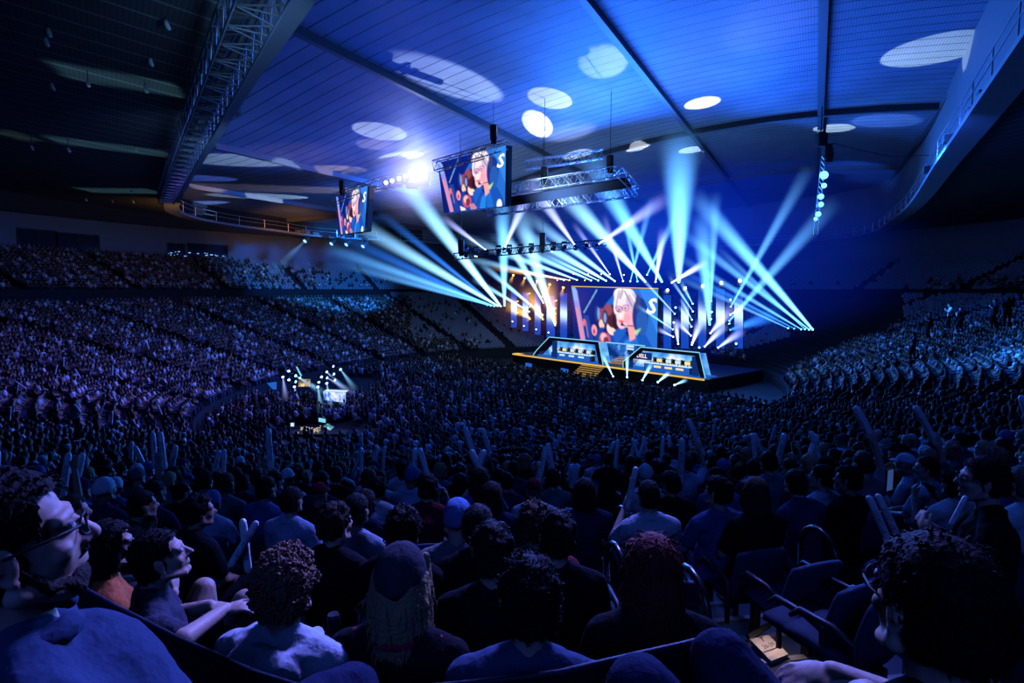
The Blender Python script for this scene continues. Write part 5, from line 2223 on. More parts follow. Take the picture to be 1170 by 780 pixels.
# lamps without a long beam; some get a short painted glow cone
gA = 'amber lamps left of the main screen'
for x, y in ((587, 313), (600, 316.5), (614, 320), (628.5, 323.5), (644, 327)):
    p = SP(x, y, 7.5)
    lamp(p, (-.2, -.8, -.5), 'amber', 'amber lamp on the slanting bar above the left banners', gA, 1.3, 4, (2.4, .6, .12))
for x, y in ((605.5, 335), (606, 350), (606, 364), (592, 344), (592, 357), (621, 338), (636, 343), (635, 352), (635, 358)):
    lamp(SP(x, y, 8.2), (-.3, -.9, -.1), 'amber', 'small amber lamp on the posts between the left banners', 'amber lamps on the left posts', .75, 4, (1.8, .45, .08))
for x, y in ((586, 367), (599, 372), (613, 376), (627, 379.5)):
    lamp(SP(x, y, 6), (-.3, -.9, -.1), 'white', 'small white lamp under the left banners', 'white lamps under the left banners', .7, 5)
for x, y in ((763, 331), (783, 328.5), (803, 326), (824, 322.5), (845, 320)):
    lamp(SP(x, y, 7.5), (-.3, -.9, -.1), 'white', 'bright white lamp on the slanting bar above the right banners', 'white lamps above the right banners', 1.1, 10, (2.0, .5, .12))
for x, y in ((772, 351), (770, 368), (791, 391), (813, 356), (812, 364), (834.5, 342), (833, 369), (799, 396.5), (841, 392)):
    lamp(SP(x, y, 7.8), (-.3, -.9, -.1), 'pale', 'small white lamp on the posts between the right banners', 'white lamps on the right posts', .8, 7)
for x, y in ((655.5, 312.5), (672, 313), (687, 313), (713, 313.8), (637, 320), (668.5, 320)):
    lamp(SP(x, y, 6.4), (-.3, -.9, -.1), 'amber' if x < 690 else 'white', 'small warm lamp in the upper row over the main screen', 'warm lamps over the main screen', .6, 5, hang=True)
# glaring spots on the hanging truss
for x, y, sz, st in ((471, 197.5, 2.6, 60), (484, 195, 2.6, 60), (463, 201, 1.4, 14), (456, 204, 1.4, 12), (448, 206.5, 1.3, 10), (441, 208.5, 1.2, 8)):
    p = P(x, y, 54)
    lamp(p, CAM - p, 'white', 'glaring white spotlight on the truss between the hung screens' if st > 20 else 'smaller white spotlight in line on the truss between the hung screens',
         'glaring spotlights' if st > 20 else 'smaller spotlights in line', sz, st)
# far roof edge lamps
for x, y in ((351, 273), (381, 276), (398, 277), (417, 279)):
    p = P(x, y, 88)
    lamp(p, (-.5, -.6, -.7), 'cyan', 'small cyan lamp under the far roof edge', 'cyan lamps under the far roof edge', 2.0, 6, (9, 1.6, .04) if x < 360 else None, hang=True)

# ------------------------------------------------------------------ hanging light tower at the right
TY = 50
p0, p1 = P(941, 178, TY), P(932, 268, TY)
tw = empty('light_tower', p1)
tag(tw, 'slender hanging tower of cyan lamps and a dark speaker at the right of the hall', 'light tower')
rl_ = lambda p: V(p) - tw.location
mb = MB()
for dx in (-.18, .18):
    mb.tube([rl_(p0) + V((dx, 0, 0)), rl_(p1) + V((dx, 0, 0))], .035, 5)
for i in range(16):
    a = rl_(p0).lerp(rl_(p1), i / 16)
    b = rl_(p0).lerp(rl_(p1), (i + 1) / 16)
    mb.tube([a + V((-.18, 0, 0)), b + V((.18, 0, 0))], .025, 4)
link('ladder_frame', pymesh('l', mb.v, mb.f), m_silver, tw)
mb = MB().box(rl_(P(938.5, 160, TY)), (.75, .6, 1.1)).box(rl_(P(938.5, 153, TY)), (.5, .5, .3))
link('hoist_box', pymesh('h', mb.v, mb.f), m_black, tw)
mb = MB()
for k in range(4):
    mb.box(rl_(P(945 + k * .2, 168 + k * 4.5, TY)), (.62 + .06 * (k % 3), .6, .42), Matrix.Rotation(.1 * k, 3, 'X'))
link('speaker_column', pymesh('s', mb.v, mb.f), m_black, tw)
mb = MB().tube([rl_(P(938, 152, TY)), rl_(V((P(938, 152, TY).x, TY, ceil_z(P(938, 152, TY).x, TY))))], .05, 5)
link('chain', pymesh('ch', mb.v, mb.f), m_steel, tw)
for x, y, sz in ((941.5, 200, .34), (941.5, 212, .22), (938, 224.5, .24), (938, 233.5, .22), (935, 244.5, .22), (932, 250, .16)):
    b = bmesh.new()
    bmesh.ops.create_uvsphere(b, u_segments=10, v_segments=8, radius=sz)
    me = bpy.data.meshes.new('bulb')
    b.to_mesh(me)
    b.free()
    o = link('lamp', me, emis('tower_lamp', (.12, .55, 1.0), 3.5), tw)
    o.location = rl_(P(x, y, TY - .3))
ca = empty('slack_cable', P(950, 163, TY))
tag(ca, 'thin cable sagging from the hanging light tower to the right roof edge', 'cable')
link('wire', pymesh('w', *(lambda m_: (m_.v, m_.f))(MB().tube([P(950, 163, TY) - ca.location, P(985, 172, TY) - ca.location, P(1020, 179, TY) - ca.location, P(1068, 177, TY) - ca.location], .03, 4))), m_steel, ca)

# ------------------------------------------------------------------ analyst desk on a dark platform on the arena floor
DC = G(362, 462, 0.6)
Fd = V((DC.x, DC.y, 0)).normalized()
Rd = V((Fd.y, -Fd.x, 0))


def DP(px, py, y):
    return P(px, py, y)


dy = DC.y
pf = empty('desk_platform', (DC.x, DC.y, 0))
tag(pf, 'low black platform carrying the lit studio desk on the arena floor', 'platform')
mb = MB()
ringp = [(5.4 * math.cos(t), 4.4 * math.sin(t)) for t in np.linspace(0, 2 * PI, 25)[:-1]]
n_ = len(ringp)
vs = [(x, y, 0) for x, y in ringp] + [(x, y, .6) for x, y in ringp]
mb.add(vs, [(i, (i + 1) % n_, n_ + (i + 1) % n_, n_ + i) for i in range(n_)] + [tuple(n_ + i for i in range(n_))])
link('deck', pymesh('deck', mb.v, mb.f), m_stage, pf)
sd = empty('studio_desk', P(382, 452, dy - 1))
tag(sd, 'curved studio desk glowing white and blue on the floor platform', 'desk')
vs, fs = [], []
for i in range(13):
    t = i / 12
    p = P(369 + 26 * t, 447.5 + 3 * math.sin(PI * t) * 0 + 1.0 * t, dy - 1 - 1.2 * math.sin(PI * t))
    q = P(371 + 24 * t, 457 + 3 * t, dy - 1 - 1.0 * math.sin(PI * t))
    vs += [p - sd.location, q - sd.location]
link('front_panel', pymesh('fp', vs, [(2 * i, 2 * i + 1, 2 * i + 3, 2 * i + 2) for i in range(12)]), led_wall('desk_front_glow', (.05, .2, .9), (.45, .62, 1.0), (1, 1, 1), 2.2), sd)
vs2 = []
for i in range(13):
    p = V(vs[2 * i])
    vs2 += [p + V((0, 0, .02)), p + V((0, .9, .04))]
link('desk_top', pymesh('dt', vs2, [(2 * i, 2 * i + 1, 2 * i + 3, 2 * i + 2) for i in range(12)]), m_ice, sd)
for i, (x, y) in enumerate(((323, 429), (330, 422), (336, 428), (330, 432), (341, 431), (336, 435), (336, 440), (366, 429), (372, 423.5), (379, 417.5), (388, 420.5), (380, 426), (372, 430.5), (364, 435), (373, 436), (381, 433), (363, 440))):
    p = P(x, y, dy + rng.uniform(-1, 2))
    lamp(p, V((CAM.x - p.x + rng.uniform(-12, 30), CAM.y - p.y + 26, -14)), 'pale' if i % 3 else 'lilac', 'small bright lamp on a stand over the studio desk', 'lamps around the studio desk', .75, 7,
         (3.2, .45, .12) if i % 2 == 0 else None)
# lamp posts
for x, ytop in ((330, 424), (341, 430), (372, 424), (383, 419)):
    a = P(x, ytop, dy + 1.5)
    po = empty('lamp_post', (a.x, a.y, .6))
    tag(po, 'slim dark post holding lamps over the studio desk', 'post', 'posts around the studio desk')
    link('pole', pymesh('p', *(lambda m_: (m_.v, m_.f))(MB().tube([(0, 0, 0), (0, 0, a.z - .6)], .05, 6))), m_steel, po)
    link('foot', pymesh('p', *(lambda m_: (m_.v, m_.f))(MB().tube([(0, 0, 0), (0, 0, .06)], .3, 10))), m_steel, po)


def panel_thing(name, quad, m, label, cat, group=None, depth=.12):
    c = sum((V(q) for q in quad), V((0, 0, 0))) / 4
    r = empty(name, c)
    tag(r, label, cat, group)
    link('screen', pymesh('s', [V(q) - c for q in quad], [(0, 1, 2, 3)]), m, r)
    n_ = (V(quad[1]) - V(quad[0])).cross(V(quad[3]) - V(quad[0])).normalized()
    if n_.dot(CAM - c) > 0:
        n_ = -n_
    mb = MB()
    out = [(V(q) - c) * 1.06 + n_ * .03 for q in quad]
    rear = [o + n_ * depth for o in out]
    for i in range(4):
        mb.quad(out[i], out[(i + 1) % 4], rear[(i + 1) % 4], rear[i])
    mb.quad(*rear)
    mb.quad(*out)
    link('housing', pymesh('h', mb.v, mb.f), m_black, r)
    return r


for q, lab in (([(600.5, 414), (608, 415.5), (607.5, 420), (600, 418.5)], 'small blue floor monitor under the left tip of the stage'), ([(641, 420), (649.5, 422), (649, 427), (640.5, 425)], 'small blue floor monitor left of the stage stairs')):
    panel_thing('monitor', [SP(x, y, -.6) for x, y in q], m_blue, lab, 'monitor')
m_orange_pic = led_wall('warm_picture', (.05, .07, .06), (.35, .22, .1), (1.0, .7, .4), 2.0)
panel_thing('monitor', [P(341, 433, dy), P(354.5, 433, dy), P(354.5, 441.5, dy), P(341, 441.5, dy)], m_orange_pic, 'monitor with a warm picture standing by the studio desk', 'monitor')
panel_thing('monitor', [P(305, 437.5, dy), P(316, 436, dy), P(316, 445, dy), P(311.5, 444.5, dy)], m_blue, 'tilted monitor glowing blue beside the floor platform', 'monitor')
panel_thing('light_tube', [P(338, 419, dy), P(339.5, 418.5, dy), P(345, 429, dy), P(343.5, 430, dy)], m_cyan, 'leaning cyan light tube over the studio desk', 'light tube')
for i, q in enumerate(([(364, 477), (372, 478.5), (372, 483), (364, 481.5)], [(369, 486.5), (374, 483.5), (381.5, 488), (377, 492)])):
    panel_thing('laptop_screen', [P(x, y, 38) for x, y in q], [m_cyan, led_wall('laptop_picture', (.02, .1, .15), (.15, .45, .5), (.6, .9, 1), 3)][i], ['open laptop glowing cyan on the control desk, the upper one', 'open laptop glowing teal on the control desk, the lower one'][i], 'laptop')
panel_thing('laptop_screen', [P(332, 483, 38), P(336, 483, 38), P(336, 487, 38), P(332, 487, 38)], m_ice, 'small white laptop screen at the left of the control desk', 'laptop')
# control desk where the laptops stand
cdp = P(358, 492, 38.5)
cd = empty('control_desk', (cdp.x, cdp.y, cdp.z - 1.0))
tag(cd, 'dark control desk with small lit keys behind the studio platform', 'desk')
link('desk_top', pymesh('d', *(lambda m_: (m_.v, m_.f))(MB().box((0, .3, .8), (4.6, 1.2, .08)))), m_dkpanel, cd)
link('front_panel', pymesh('d', *(lambda m_: (m_.v, m_.f))(MB().box((0, -.28, .4), (4.6, .06, .8)))), m_dkpanel, cd)
kb = MB()
for _ in range(46):
    kb.box((rng.uniform(-1.1, .3), rng.uniform(0, .8), .86 + rng.uniform(0, .35)), (.07, .05, .05))
link('lit_keys', pymesh('d', kb.v, kb.f), emis('key_lights', (1, .85, .6), .6), cd)
# people at the studio desk and control desk
for i, (px, py, d_, yaw) in enumerate(((374, 446, dy + .6, 2.6), (382, 446, dy + .6, 2.8), (389, 447, dy + .6, 3.0), (336, 448, dy - 1, .8), (348, 447, dy - .5, 1.2))):
    p = P(px, py, d_)
    put_person(varfig(i, 'long'), (p.x, p.y, p.z - 1.25), yaw, 'light', ['black', 'white', 'navy', 'blue', 'black'][i], 'black', 'short', 'black', 'person at the glowing studio desk on the floor platform', 'people at the studio desk', 1.0, False, 'jacket')

# small pale ceiling lamps, modelled as unlit pods, under the dark outer roof
m_pod = mat('pale_pod', (.4, .42, .45), .5)
pod_b = MB().tube([(0, 0, 0), (0, 0, -.25), (0, .1, -.5), (0, .22, -.68)], [.10, .17, .17, .12], 10)
pod_b = pymesh('pod', pod_b.v, pod_b.f, True)
pod_a = MB().tube([(0, 0, 0), (0, 0, 2.6)], .04, 5)
pod_a = pymesh('pod_arm', pod_a.v, pod_a.f)
for i, (x, y) in enumerate(((59, 95), (100, 91), (166, 98), (36, 166), (78, 168), (154, 168), (98, 226), (150, 217), (152, 229), (55, 32), (52, 43), (172, 67), (128, 228), (190, 23))):
    p = G(x, y, 18.6)
    r = empty('roof_luminaire', p, rng.uniform(-2, -1))
    r.scale = (.42,) * 3
    tag(r, 'small pale loudspeaker pod hanging under the dark outer roof at the upper left', 'luminaire', 'loudspeaker pods under the dark outer roof')
    link('pod_shell', pod_b, m_pod, r)
    link('hanger', pod_a, m_steel, r)
# ------------------------------------------------------------------ aisle, rails and small things close to the camera
def tz(x, y):
    return tread_z(off_of(x, y)[0])


m_tread = mat('worn_step_paint', (.16, .18, .22), .7, noise_amt=.3, noise_scale=6)
m_nose = mat('pale_step_nosing', (.5, .52, .55), .6)
m_rail = mat('black_handrail', (.012, .013, .016), .25, spec=.7)
ap, an = plan(_th_a, 0)
fl_ = empty('stair_flight', (ap[0] + an[0] * 26, ap[1] + an[1] * 26, tread_z(26)))
tag(fl_, 'worn concrete stair aisle with pale step edges running down between the near seat blocks', 'stairs')
rt_ = V((-an[1], an[0], 0))
nn = V((an[0], an[1], 0))
for k in range(2, 22):
    for half in (0, 1):
        o_ = 31 - ROW * k - ROW / 2 + ROW / 2 * half
        z = tread_z(31 - ROW * k) + .115 * half - .0
        c = V((ap[0], ap[1], 0)) + nn * (o_ + ROW / 4)
        b = MB().obox(c - rt_ * .6 - nn * (ROW / 4) + V((0, 0, z - .1)) - fl_.location, rt_ * 1.2, nn * (ROW / 2), V((0, 0, .125)))
        st_ = b.build('step', m_tread, fl_)
        MB().obox(c - rt_ * .6 - nn * (ROW / 4) + V((0, 0, z + .026)) - fl_.location, rt_ * 1.2, nn * .05, V((0, 0, .006))).build('nosing', m_nose, st_)


def hoop(px, py, label, h=.92, ln=.42):
    # top of the hoop is h above the tread
    d = ray(px, py)
    lo, hi = .5, 20
    for _ in range(40):
        m_ = (lo + hi) / 2
        p = CAM + d * (m_ / d.y)
        if p.z > tz(p.x, p.y) + h:
            lo = m_
        else:
            hi = m_
    p = CAM + d * (lo / d.y)
    r = empty('handrail', (p.x, p.y, p.z - h), math.atan2(nn.y, nn.x))
    tag(r, label, 'handrail')
    pts = [(ln / 2, 0, .03), (ln / 2, 0, h - .2)] + [(ln / 2 * math.cos(a), 0, h - .2 + .2 * math.sin(a)) for a in np.linspace(0, PI, 9)] + [(-ln / 2, 0, h - .2), (-ln / 2, 0, -.1)]
    link('rail_tube', pymesh('r', *(lambda m_: (m_.v, m_.f))(MB().tube(pts, .024, 8)), True), m_rail, r)
    for s in (-1, 1):
        link('floor_flange', pymesh('r', *(lambda m_: (m_.v, m_.f))(MB().tube([(s * ln / 2, 0, .03 if s > 0 else -.1), (s * ln / 2, 0, .045 if s > 0 else -.085)], .06, 10))), m_rail, r)


hoop(790, 652, 'black hoop handrail just right of the red hair')
hoop(704, 624, 'black hoop handrail between the red hair and the upper steps', .95)
hoop(712, 581, 'tall black hoop handrail beside the white T-shirt', 1.0)
hoop(764, 586, 'black hoop handrail right behind the white T-shirt')
hoop(829, 596, 'black hoop handrail below the brown bob')
hoop(936, 605, 'black hoop handrail below the broad dark man')
# seats beside the stairs
for px, py, yaw, lab in ((945, 645, -25, 'empty blue-grey stadium seat nearest the stair sign'), (975, 655, -28, 'empty blue-grey stadium seat second from the stair sign'),
                         (850, 612, -14, 'empty dark seat across the stairs below the brown bob'), (905, 625, -18, 'empty dark seat below the bearded man in navy')):
    d = ray(px, py)
    lo, hi = .5, 20
    for _ in range(40):
        m_ = (lo + hi) / 2
        p = CAM + d * (m_ / d.y)
        if p.z > tz(p.x, p.y) + .88:
            lo = m_
        else:
            hi = m_
    p = CAM + d * (lo / d.y)
    put_seat(p.x, p.y, p.z - .88, D(yaw), False, m_seatp if 'blue-grey' in lab else m_seatf, lab, None)

# row sign on the step
def on_tread(px, py, h):
    d = ray(px, py)
    lo, hi = .5, 20
    for _ in range(40):
        m_ = (lo + hi) / 2
        p = CAM + d * (m_ / d.y)
        if p.z > tz(p.x, p.y) + h:
            lo = m_
        else:
            hi = m_
    return CAM + d * (lo / d.y)


zs = max(on_tread(x, y, .12).z for x, y in ((857, 730), (877.5, 724.6), (901, 747), (881, 755))) + .06
q4 = [G(857, 730, zs), G(877.5, 724.6, zs), G(901, 747, zs), G(881, 755, zs)]      # top-left, top-right, bottom-right, bottom-left
c = sum(q4, V((0, 0, 0))) / 4
sg = empty('row_sign', c)
tag(sg, 'pale row sign marked T and 26-29 on the stair edge', 'sign')
mb = MB()
mb.add([q - c for q in q4] + [q - c - V((0, 0, .02)) for q in q4], [(0, 1, 2, 3), (7, 6, 5, 4), (0, 4, 5, 1), (1, 5, 6, 2), (2, 6, 7, 3), (3, 7, 4, 0)])
link('plate', pymesh('p', mb.v, mb.f), mat('warm_white_plate', (.75, .66, .62), .6), sg)


def on_sign(me, s0, t0, ks, kt):
    for v in me.vertices:
        s_, t_ = s0 + v.co.x * ks, t0 - v.co.y * kt
        q = q4[0] * (1 - s_) * (1 - t_) + q4[1] * s_ * (1 - t_) + q4[3] * (1 - s_) * t_ + q4[2] * s_ * t_
        v.co = q - c + V((0, 0, .006))
    return me


link('letter', on_sign(text_mesh('T', 1), .5, .17, .36, .26), m_ink, sg)
link('numbers', on_sign(text_mesh('26-29', 1), .5, .47, .27, .24), m_ink, sg)
bar = MB().quad(*[q4[0] * (1 - s_) * (1 - t_) + q4[1] * s_ * (1 - t_) + q4[3] * (1 - s_) * t_ + q4[2] * s_ * t_ - c + V((0, 0, .005)) for s_, t_ in ((0, .63), (1, .63), (1, .66), (0, .66))])
link('rule', pymesh('b', bar.v, bar.f), m_ink, sg)
eb0, eb1 = G(854, 727, zs + .03), G(879, 714, zs + .03)
mb = MB().tube([eb0, eb1], .02, 6)
er = empty('step_edge_bar', eb0)
tag(er, 'short metal edging bar behind the row sign', 'edging')
link('bar', pymesh('b', [V(v) - er.location for v in mb.v], mb.f), m_steel, er)

# backs of the seats of the row in front: one long curved rail with a panel
rp_ = [(60, 652, 2.05), (75, 661, 1.98), (130, 692, 1.85), (200, 728, 1.72), (290, 768, 1.58), (340, 784, 1.5), (440, 790, 1.45), (560, 778, 1.42), (640, 768, 1.42), (700, 754, 1.45), (780, 736, 1.5), (835, 722, 1.55)]
pts3 = [P(*q) for q in rp_]
rr = empty('seat_row_back', pts3[6])
tag(rr, 'long curved back rail of the seat row right in front of the camera', 'seat back rail')
link('top_rail', pymesh('r', *(lambda m_: (m_.v, m_.f))(MB().tube([p - rr.location for p in pts3], .009, 8)), True), mat('dark_blue_rail', (.014, .02, .04), .5, spec=.2), rr)
vs = []
for p in pts3:
    q = p - rr.location
    vs += [q, q - V((0, 0, .5))]
link('back_panel', pymesh('bp', vs, [(2 * i, 2 * i + 1, 2 * i + 3, 2 * i + 2) for i in range(len(pts3) - 1)]), m_black, rr)
# drink can
dc = empty('drink_can', P(381, 702, 2.7))
tag(dc, 'dark drink can with a shiny lid next to the ginger-haired hoodie wearer', 'can')
link('can_body', pymesh('c', *(lambda m_: (m_.v, m_.f))(MB().tube([(0, 0, -.11), (0, 0, -.1), (0, 0, -.012), (0, 0, 0)], [.026, .032, .032, .027], 16)), True), mat('can_paint', (.03, .04, .08), .3, .6), dc)
link('lid', pymesh('c', *(lambda m_: (m_.v, m_.f))(MB().tube([(0, 0, 0), (0, 0, .004), (0, 0, .001)], [.027, .027, .022], 16))), m_steel, dc)
# phone held by the white cap wearer
ph = empty('mobile_phone', P(1016, 548, 3.55), .5)
tag(ph, 'dark mobile phone held up by the person in the white cap', 'phone')
link('phone_body', pymesh('c', *(lambda m_: (m_.v, m_.f))(MB().box((0, 0, 0), (.075, .01, .15)))), m_black, ph)
link('phone_screen', pymesh('c', *(lambda m_: (m_.v, m_.f))(MB().quad((-.033, -.006, -.068), (.033, -.006, -.068), (.033, -.006, .068), (-.033, -.006, .068)))), emis('phone_glow', (.1, .25, .8), .25), ph)

# people on their feet
STAND = [(86, 470, 22, 30, 'white', 'standing person in a white T-shirt among the seated left stand', 'short', 'black', 1.55),
         (1085, 356, 38, -60, 'white', 'standing person in white on the cross aisle before the empty right seats', 'short', 'black', 1.5),
         (1062, 366, 37, -70, 'black', 'standing dark figure left of the person in white on the right cross aisle', 'short', 'black', 1.5),
         (1098, 360, 37, -20, 'black', 'standing dark figure right of the person in white on the right cross aisle', 'messy', 'black', 1.5),
         (1137, 352, 33, -50, 'navy', 'standing dark figure in navy, third from the right edge of the right cross aisle', 'short', 'black', 1.5),
         (1152, 350, 32, 30, 'black', 'standing dark figure in black, second from the right edge of the right cross aisle', 'long', 'black', 1.5),
         (1044, 390, 36, -40, 'pale blue', 'standing person in a pale shirt at the top of the right lower stand', 'short', 'black', 1.5)]
for px, py, d_, yaw, sh, lab, st, hc_, h_ in STAND:
    f = fig('standing_' + ('a' if yaw > 0 else 'b'), pose='lap' if yaw > 0 else 'chest', standing=True, walk=.08, voxel=.014)
    p = P(px, py, d_)
    put_person(f, (p.x, p.y, p.z - 1.2), D(yaw), 'light', sh, hc_, st, 'black', lab)
# clapper sticks raised in the far left stand
k = 0
for px, py, ang in ((22, 430, .3), (27, 432, -.1), (30, 440, -.8), (18, 445, .4), (128, 425, .0), (132, 428, .1), (140, 430, -.7), (104, 447, .8), (130, 460, .5), (134, 458, -.4), (127, 480, 0), (10, 475, .3), (62, 425, .2),
                    (92, 428, -.4), (112, 468, .5), (185, 470, -.3), (72, 415, .2), (165, 415, .1), (148, 528, 0), (170, 532, -.45), (190, 540, .2), (45, 405, -.2), (200, 445, .4), (170, 395, -.3), (215, 430, .1), (235, 410, .3)):
    d = ray(px, py)
    p = head_surface(px, py)
    if off_of(p.x, p.y)[0] < 3.6:
        p = G(px, py, 1.3)
    put_stick(p + V((0, 0, -.25)), V((math.sin(ang), rng.uniform(-.2, .2), math.cos(ang))), 'white inflatable clapper stick raised in the far left stand', 'clapper sticks in the far left stand', scale=1.25)
    k += 1
for px, py, ang in ((645, 495, .2), (660, 500, -.3), (700, 490, .5), (840, 488, -.2), (858, 470, .3), (900, 455, .1), (915, 452, -.4), (880, 500, .2), (930, 470, .6), (815, 500, 0), (960, 440, .2), (1000, 452, -.3), (778, 535, 0), (885, 525, .2)):
    p = head_surface(px, py)
    if off_of(p.x, p.y)[0] < 3.6:
        p = G(px, py, 1.3)
    put_stick(p + V((0, 0, -.25)), V((math.sin(ang), rng.uniform(-.2, .2), math.cos(ang))), 'white inflatable clapper stick raised in the middle of the right stand', 'clapper sticks in the right stand', scale=1.15)
# ------------------------------------------------------------------ light
w = bpy.data.worlds.new('world')
sc.world = w
w.use_nodes = True
w.node_tree.nodes['Background'].inputs['Color'].default_value = (.05, .2, 1, 1)
w.node_tree.nodes['Background'].inputs['Strength'].default_value = .004


def area(name, loc, tgt, size, e, col, spread=180):
    l = bpy.data.lights.new(name, 'AREA')
    l.energy = e
    l.size = size
    l.color = col
    l.spread = math.radians(spread)
    o = bpy.data.objects.new(name, l)
    COL.objects.link(o)
    o.location = loc
    o.rotation_euler = (V(tgt) - V(loc)).to_track_quat('-Z', 'Y').to_euler()
    return o


def spot(name, loc, tgt, ang, e, col, blend=.15, r=.05):
    l = bpy.data.lights.new(name, 'SPOT')
    l.energy = e
    l.spot_size = math.radians(ang)
    l.spot_blend = blend
    l.shadow_soft_size = r
    l.color = col
    o = bpy.data.objects.new(name, l)
    COL.objects.link(o)
    o.location = loc
    o.rotation_euler = (V(tgt) - V(loc)).to_track_quat('-Z', 'Y').to_euler()
    return o


def on_ceiling(px, py):
    d = ray(px, py)
    t = 5.0
    while t < 200:
        p = CAM + d * t
        if p.z > ceil_z(p.x, p.y):
            return p
        t += .2
    return CAM + d * 100


SRC = V((11, 60, 12))
# white ovals on the ceiling, thrown from lamps at the stage
for px, py, w_, src, e, col, bl in (
        (522, 94, 92, (20, 72, 12.5), 3.0, (.55, .7, 1), .45), (630, 113, 58, (18, 66, 12), 2.2, (.95, .97, 1), .12), (615, 143, 46, (12, 82, 12.5), 1.8, (.9, .95, 1), .15),
        (436, 150, 56, (6, 66, 10), 1.8, (.9, .95, 1), .1), (428, 164, 44, (2, 62, 10), .6, (1, .75, .65), .2), (690, 73, 86, (13, 58, 12), 1.1, (.35, .5, 1), .45),
        (802, 117, 56, (15, 56, 12), 4.0, (1, 1, 1), .1), (728, 166, 46, (16, 50, 13), 4.0, (1, 1, 1), .1), (790, 171, 44, (18, 62, 12), 2.6, (.6, .75, 1), .3),
        (952, 146, 50, (20, 58, 10), 1.6, (.75, .95, .9), .1), (1064, 58, 104, (21, 56, 9), 1.3, (.6, .85, .8), .1), (1010, 137, 84, (20, 55, 9), .8, (.12, .3, 1), .4),
        (275, 183, 75, (2, 58, 10), 1.2, (.6, .85, 1), .1), (303, 224, 60, (0, 70, 9), 1.4, (.7, .9, 1), .1), (385, 194, 50, (10, 66, 10), 1.2, (1, .7, .5), .2), (372, 217, 60, (-2, 66, 17), 1.2, (1, .68, .5), .2),
        (228, 232, 40, (-4, 60, 9), 2.2, (.25, .4, 1), .4), (220, 203, 60, (-2, 60, 9), 1.0, (.15, .25, 1), .4), (460, 178, 40, (10, 58, 14), 2.5, (.9, .95, 1), .2),
        (650, 150, 110, (9, 60, 10), .8, (.55, .65, 1), .8), (660, 176, 60, (9, 62, 10), 1.4, (.8, .9, 1), .5), (330, 178, 150, (-2, 50, 10), .10, (1, .5, .5), .9),
        (830, 70, 300, (16, 56, 12), .35, (.14, .26, 1), 1.0), (880, 30, 160, (18, 56, 12), .25, (.22, .3, .9), 1.0), (570, 40, 130, (14, 50, 12), .25, (.03, .12, 1), 1.0), (980, 195, 120, (22, 58, 9), .5, (.03, .16, 1), .6)):
    tgt = on_ceiling(px, py)
    src = V(src)
    D_ = (tgt - src).length
    # opening chosen so the patch has the wanted height across the line of throw
    wm = w_ / FPX * (tgt - CAM).length * .62
    ang = math.degrees(2 * math.atan(wm / 2 / D_))
    E_ = e * 60 * D_ * D_ * 1.0
    spot('ceiling_spot', src, tgt, max(2, ang), E_, col, bl)

# blue wash over the ceiling
area('ceiling_wash', (9, 52, 11), on_ceiling(560, 40), 6, 1300, (.006, .075, 1), 120)
area('ceiling_wash', (20, 54, 11), on_ceiling(880, 60), 5, 1500, (.01, .10, 1), 100)
area('ceiling_wash', (-6, 58, 11), on_ceiling(330, 90), 5, 900, (.006, .06, 1), 110)
# the stage lights the audience; the rim, fill and seat lamps are added
area('stage_wash', (10, 58, 17), (0, 10, 7), 10, 10500, (.02, .18, 1), 150)
area('stage_wash', (-4, 62, 18), (-30, 50, 6), 10, 6500, (.03, .15, 1), 150)
area('stage_wash', (24, 62, 17), (35, 35, 8), 8, 6000, (.02, .18, 1), 150)
area('crowd_violet', (-14, 40, 20), (-24, 40, 4), 6, 1300, (.24, .13, 1), 130)
area('near_rim', (2.2, 9.5, 14.8), (-1.0, 2.0, 8.7), 2.4, 190, (.17, .19, 1), 44)  # added lamp over the near rows, standing in for stage light
spot('upper_left_seats', (-14, 74, 18), P(375, 318, 98), 48, 60000, (.02, .24, 1), .6, .5)  # added lamp that brightens the far upper seats
area('added_fill', (-1, -7, 15.5), (-.5, 6, 8), 5, 105, (.05, .15, 1), 120)  # added soft lamps lifting the dark backs, no fixtures there
area('added_fill', (0, 7, 21), (0, 6, 8), 12, 520, (.025, .13, 1), 160)
area('added_fill', (-4, 26, 22), (-6, 26, 5), 12, 900, (.02, .12, 1), 160)
area('upper_right_seats', (24, 36, 19), (34, 36, 10), 4, 2200, (.02, .2, 1), 60)  # added lamp that brightens the empty right seats

# added unseen strip lamps that draw the reflected bands on the outer roof
def soffit_band(x0, y0, x1, y1, e, col, wdt=1.8, drop=1.3):
    a, b = G(x0, y0, 18.9), G(x1, y1, 18.9)
    c = (a + b) / 2
    l = bpy.data.lights.new('added_soffit_light', 'AREA')
    l.shape = 'RECTANGLE'
    l.size = (b - a).length
    l.size_y = wdt
    l.energy = e * l.size
    l.color = col
    l.spread = math.radians(50)
    o = bpy.data.objects.new('added_soffit_light', l)
    COL.objects.link(o)
    d = (b - a).normalized()
    z = V((0, 0, -1))
    yv = z.cross(d).normalized()
    o.matrix_world = Matrix.Translation(c - V((0, 0, drop - .4))) @ Matrix((d, yv, d.cross(yv))).transposed().to_4x4()


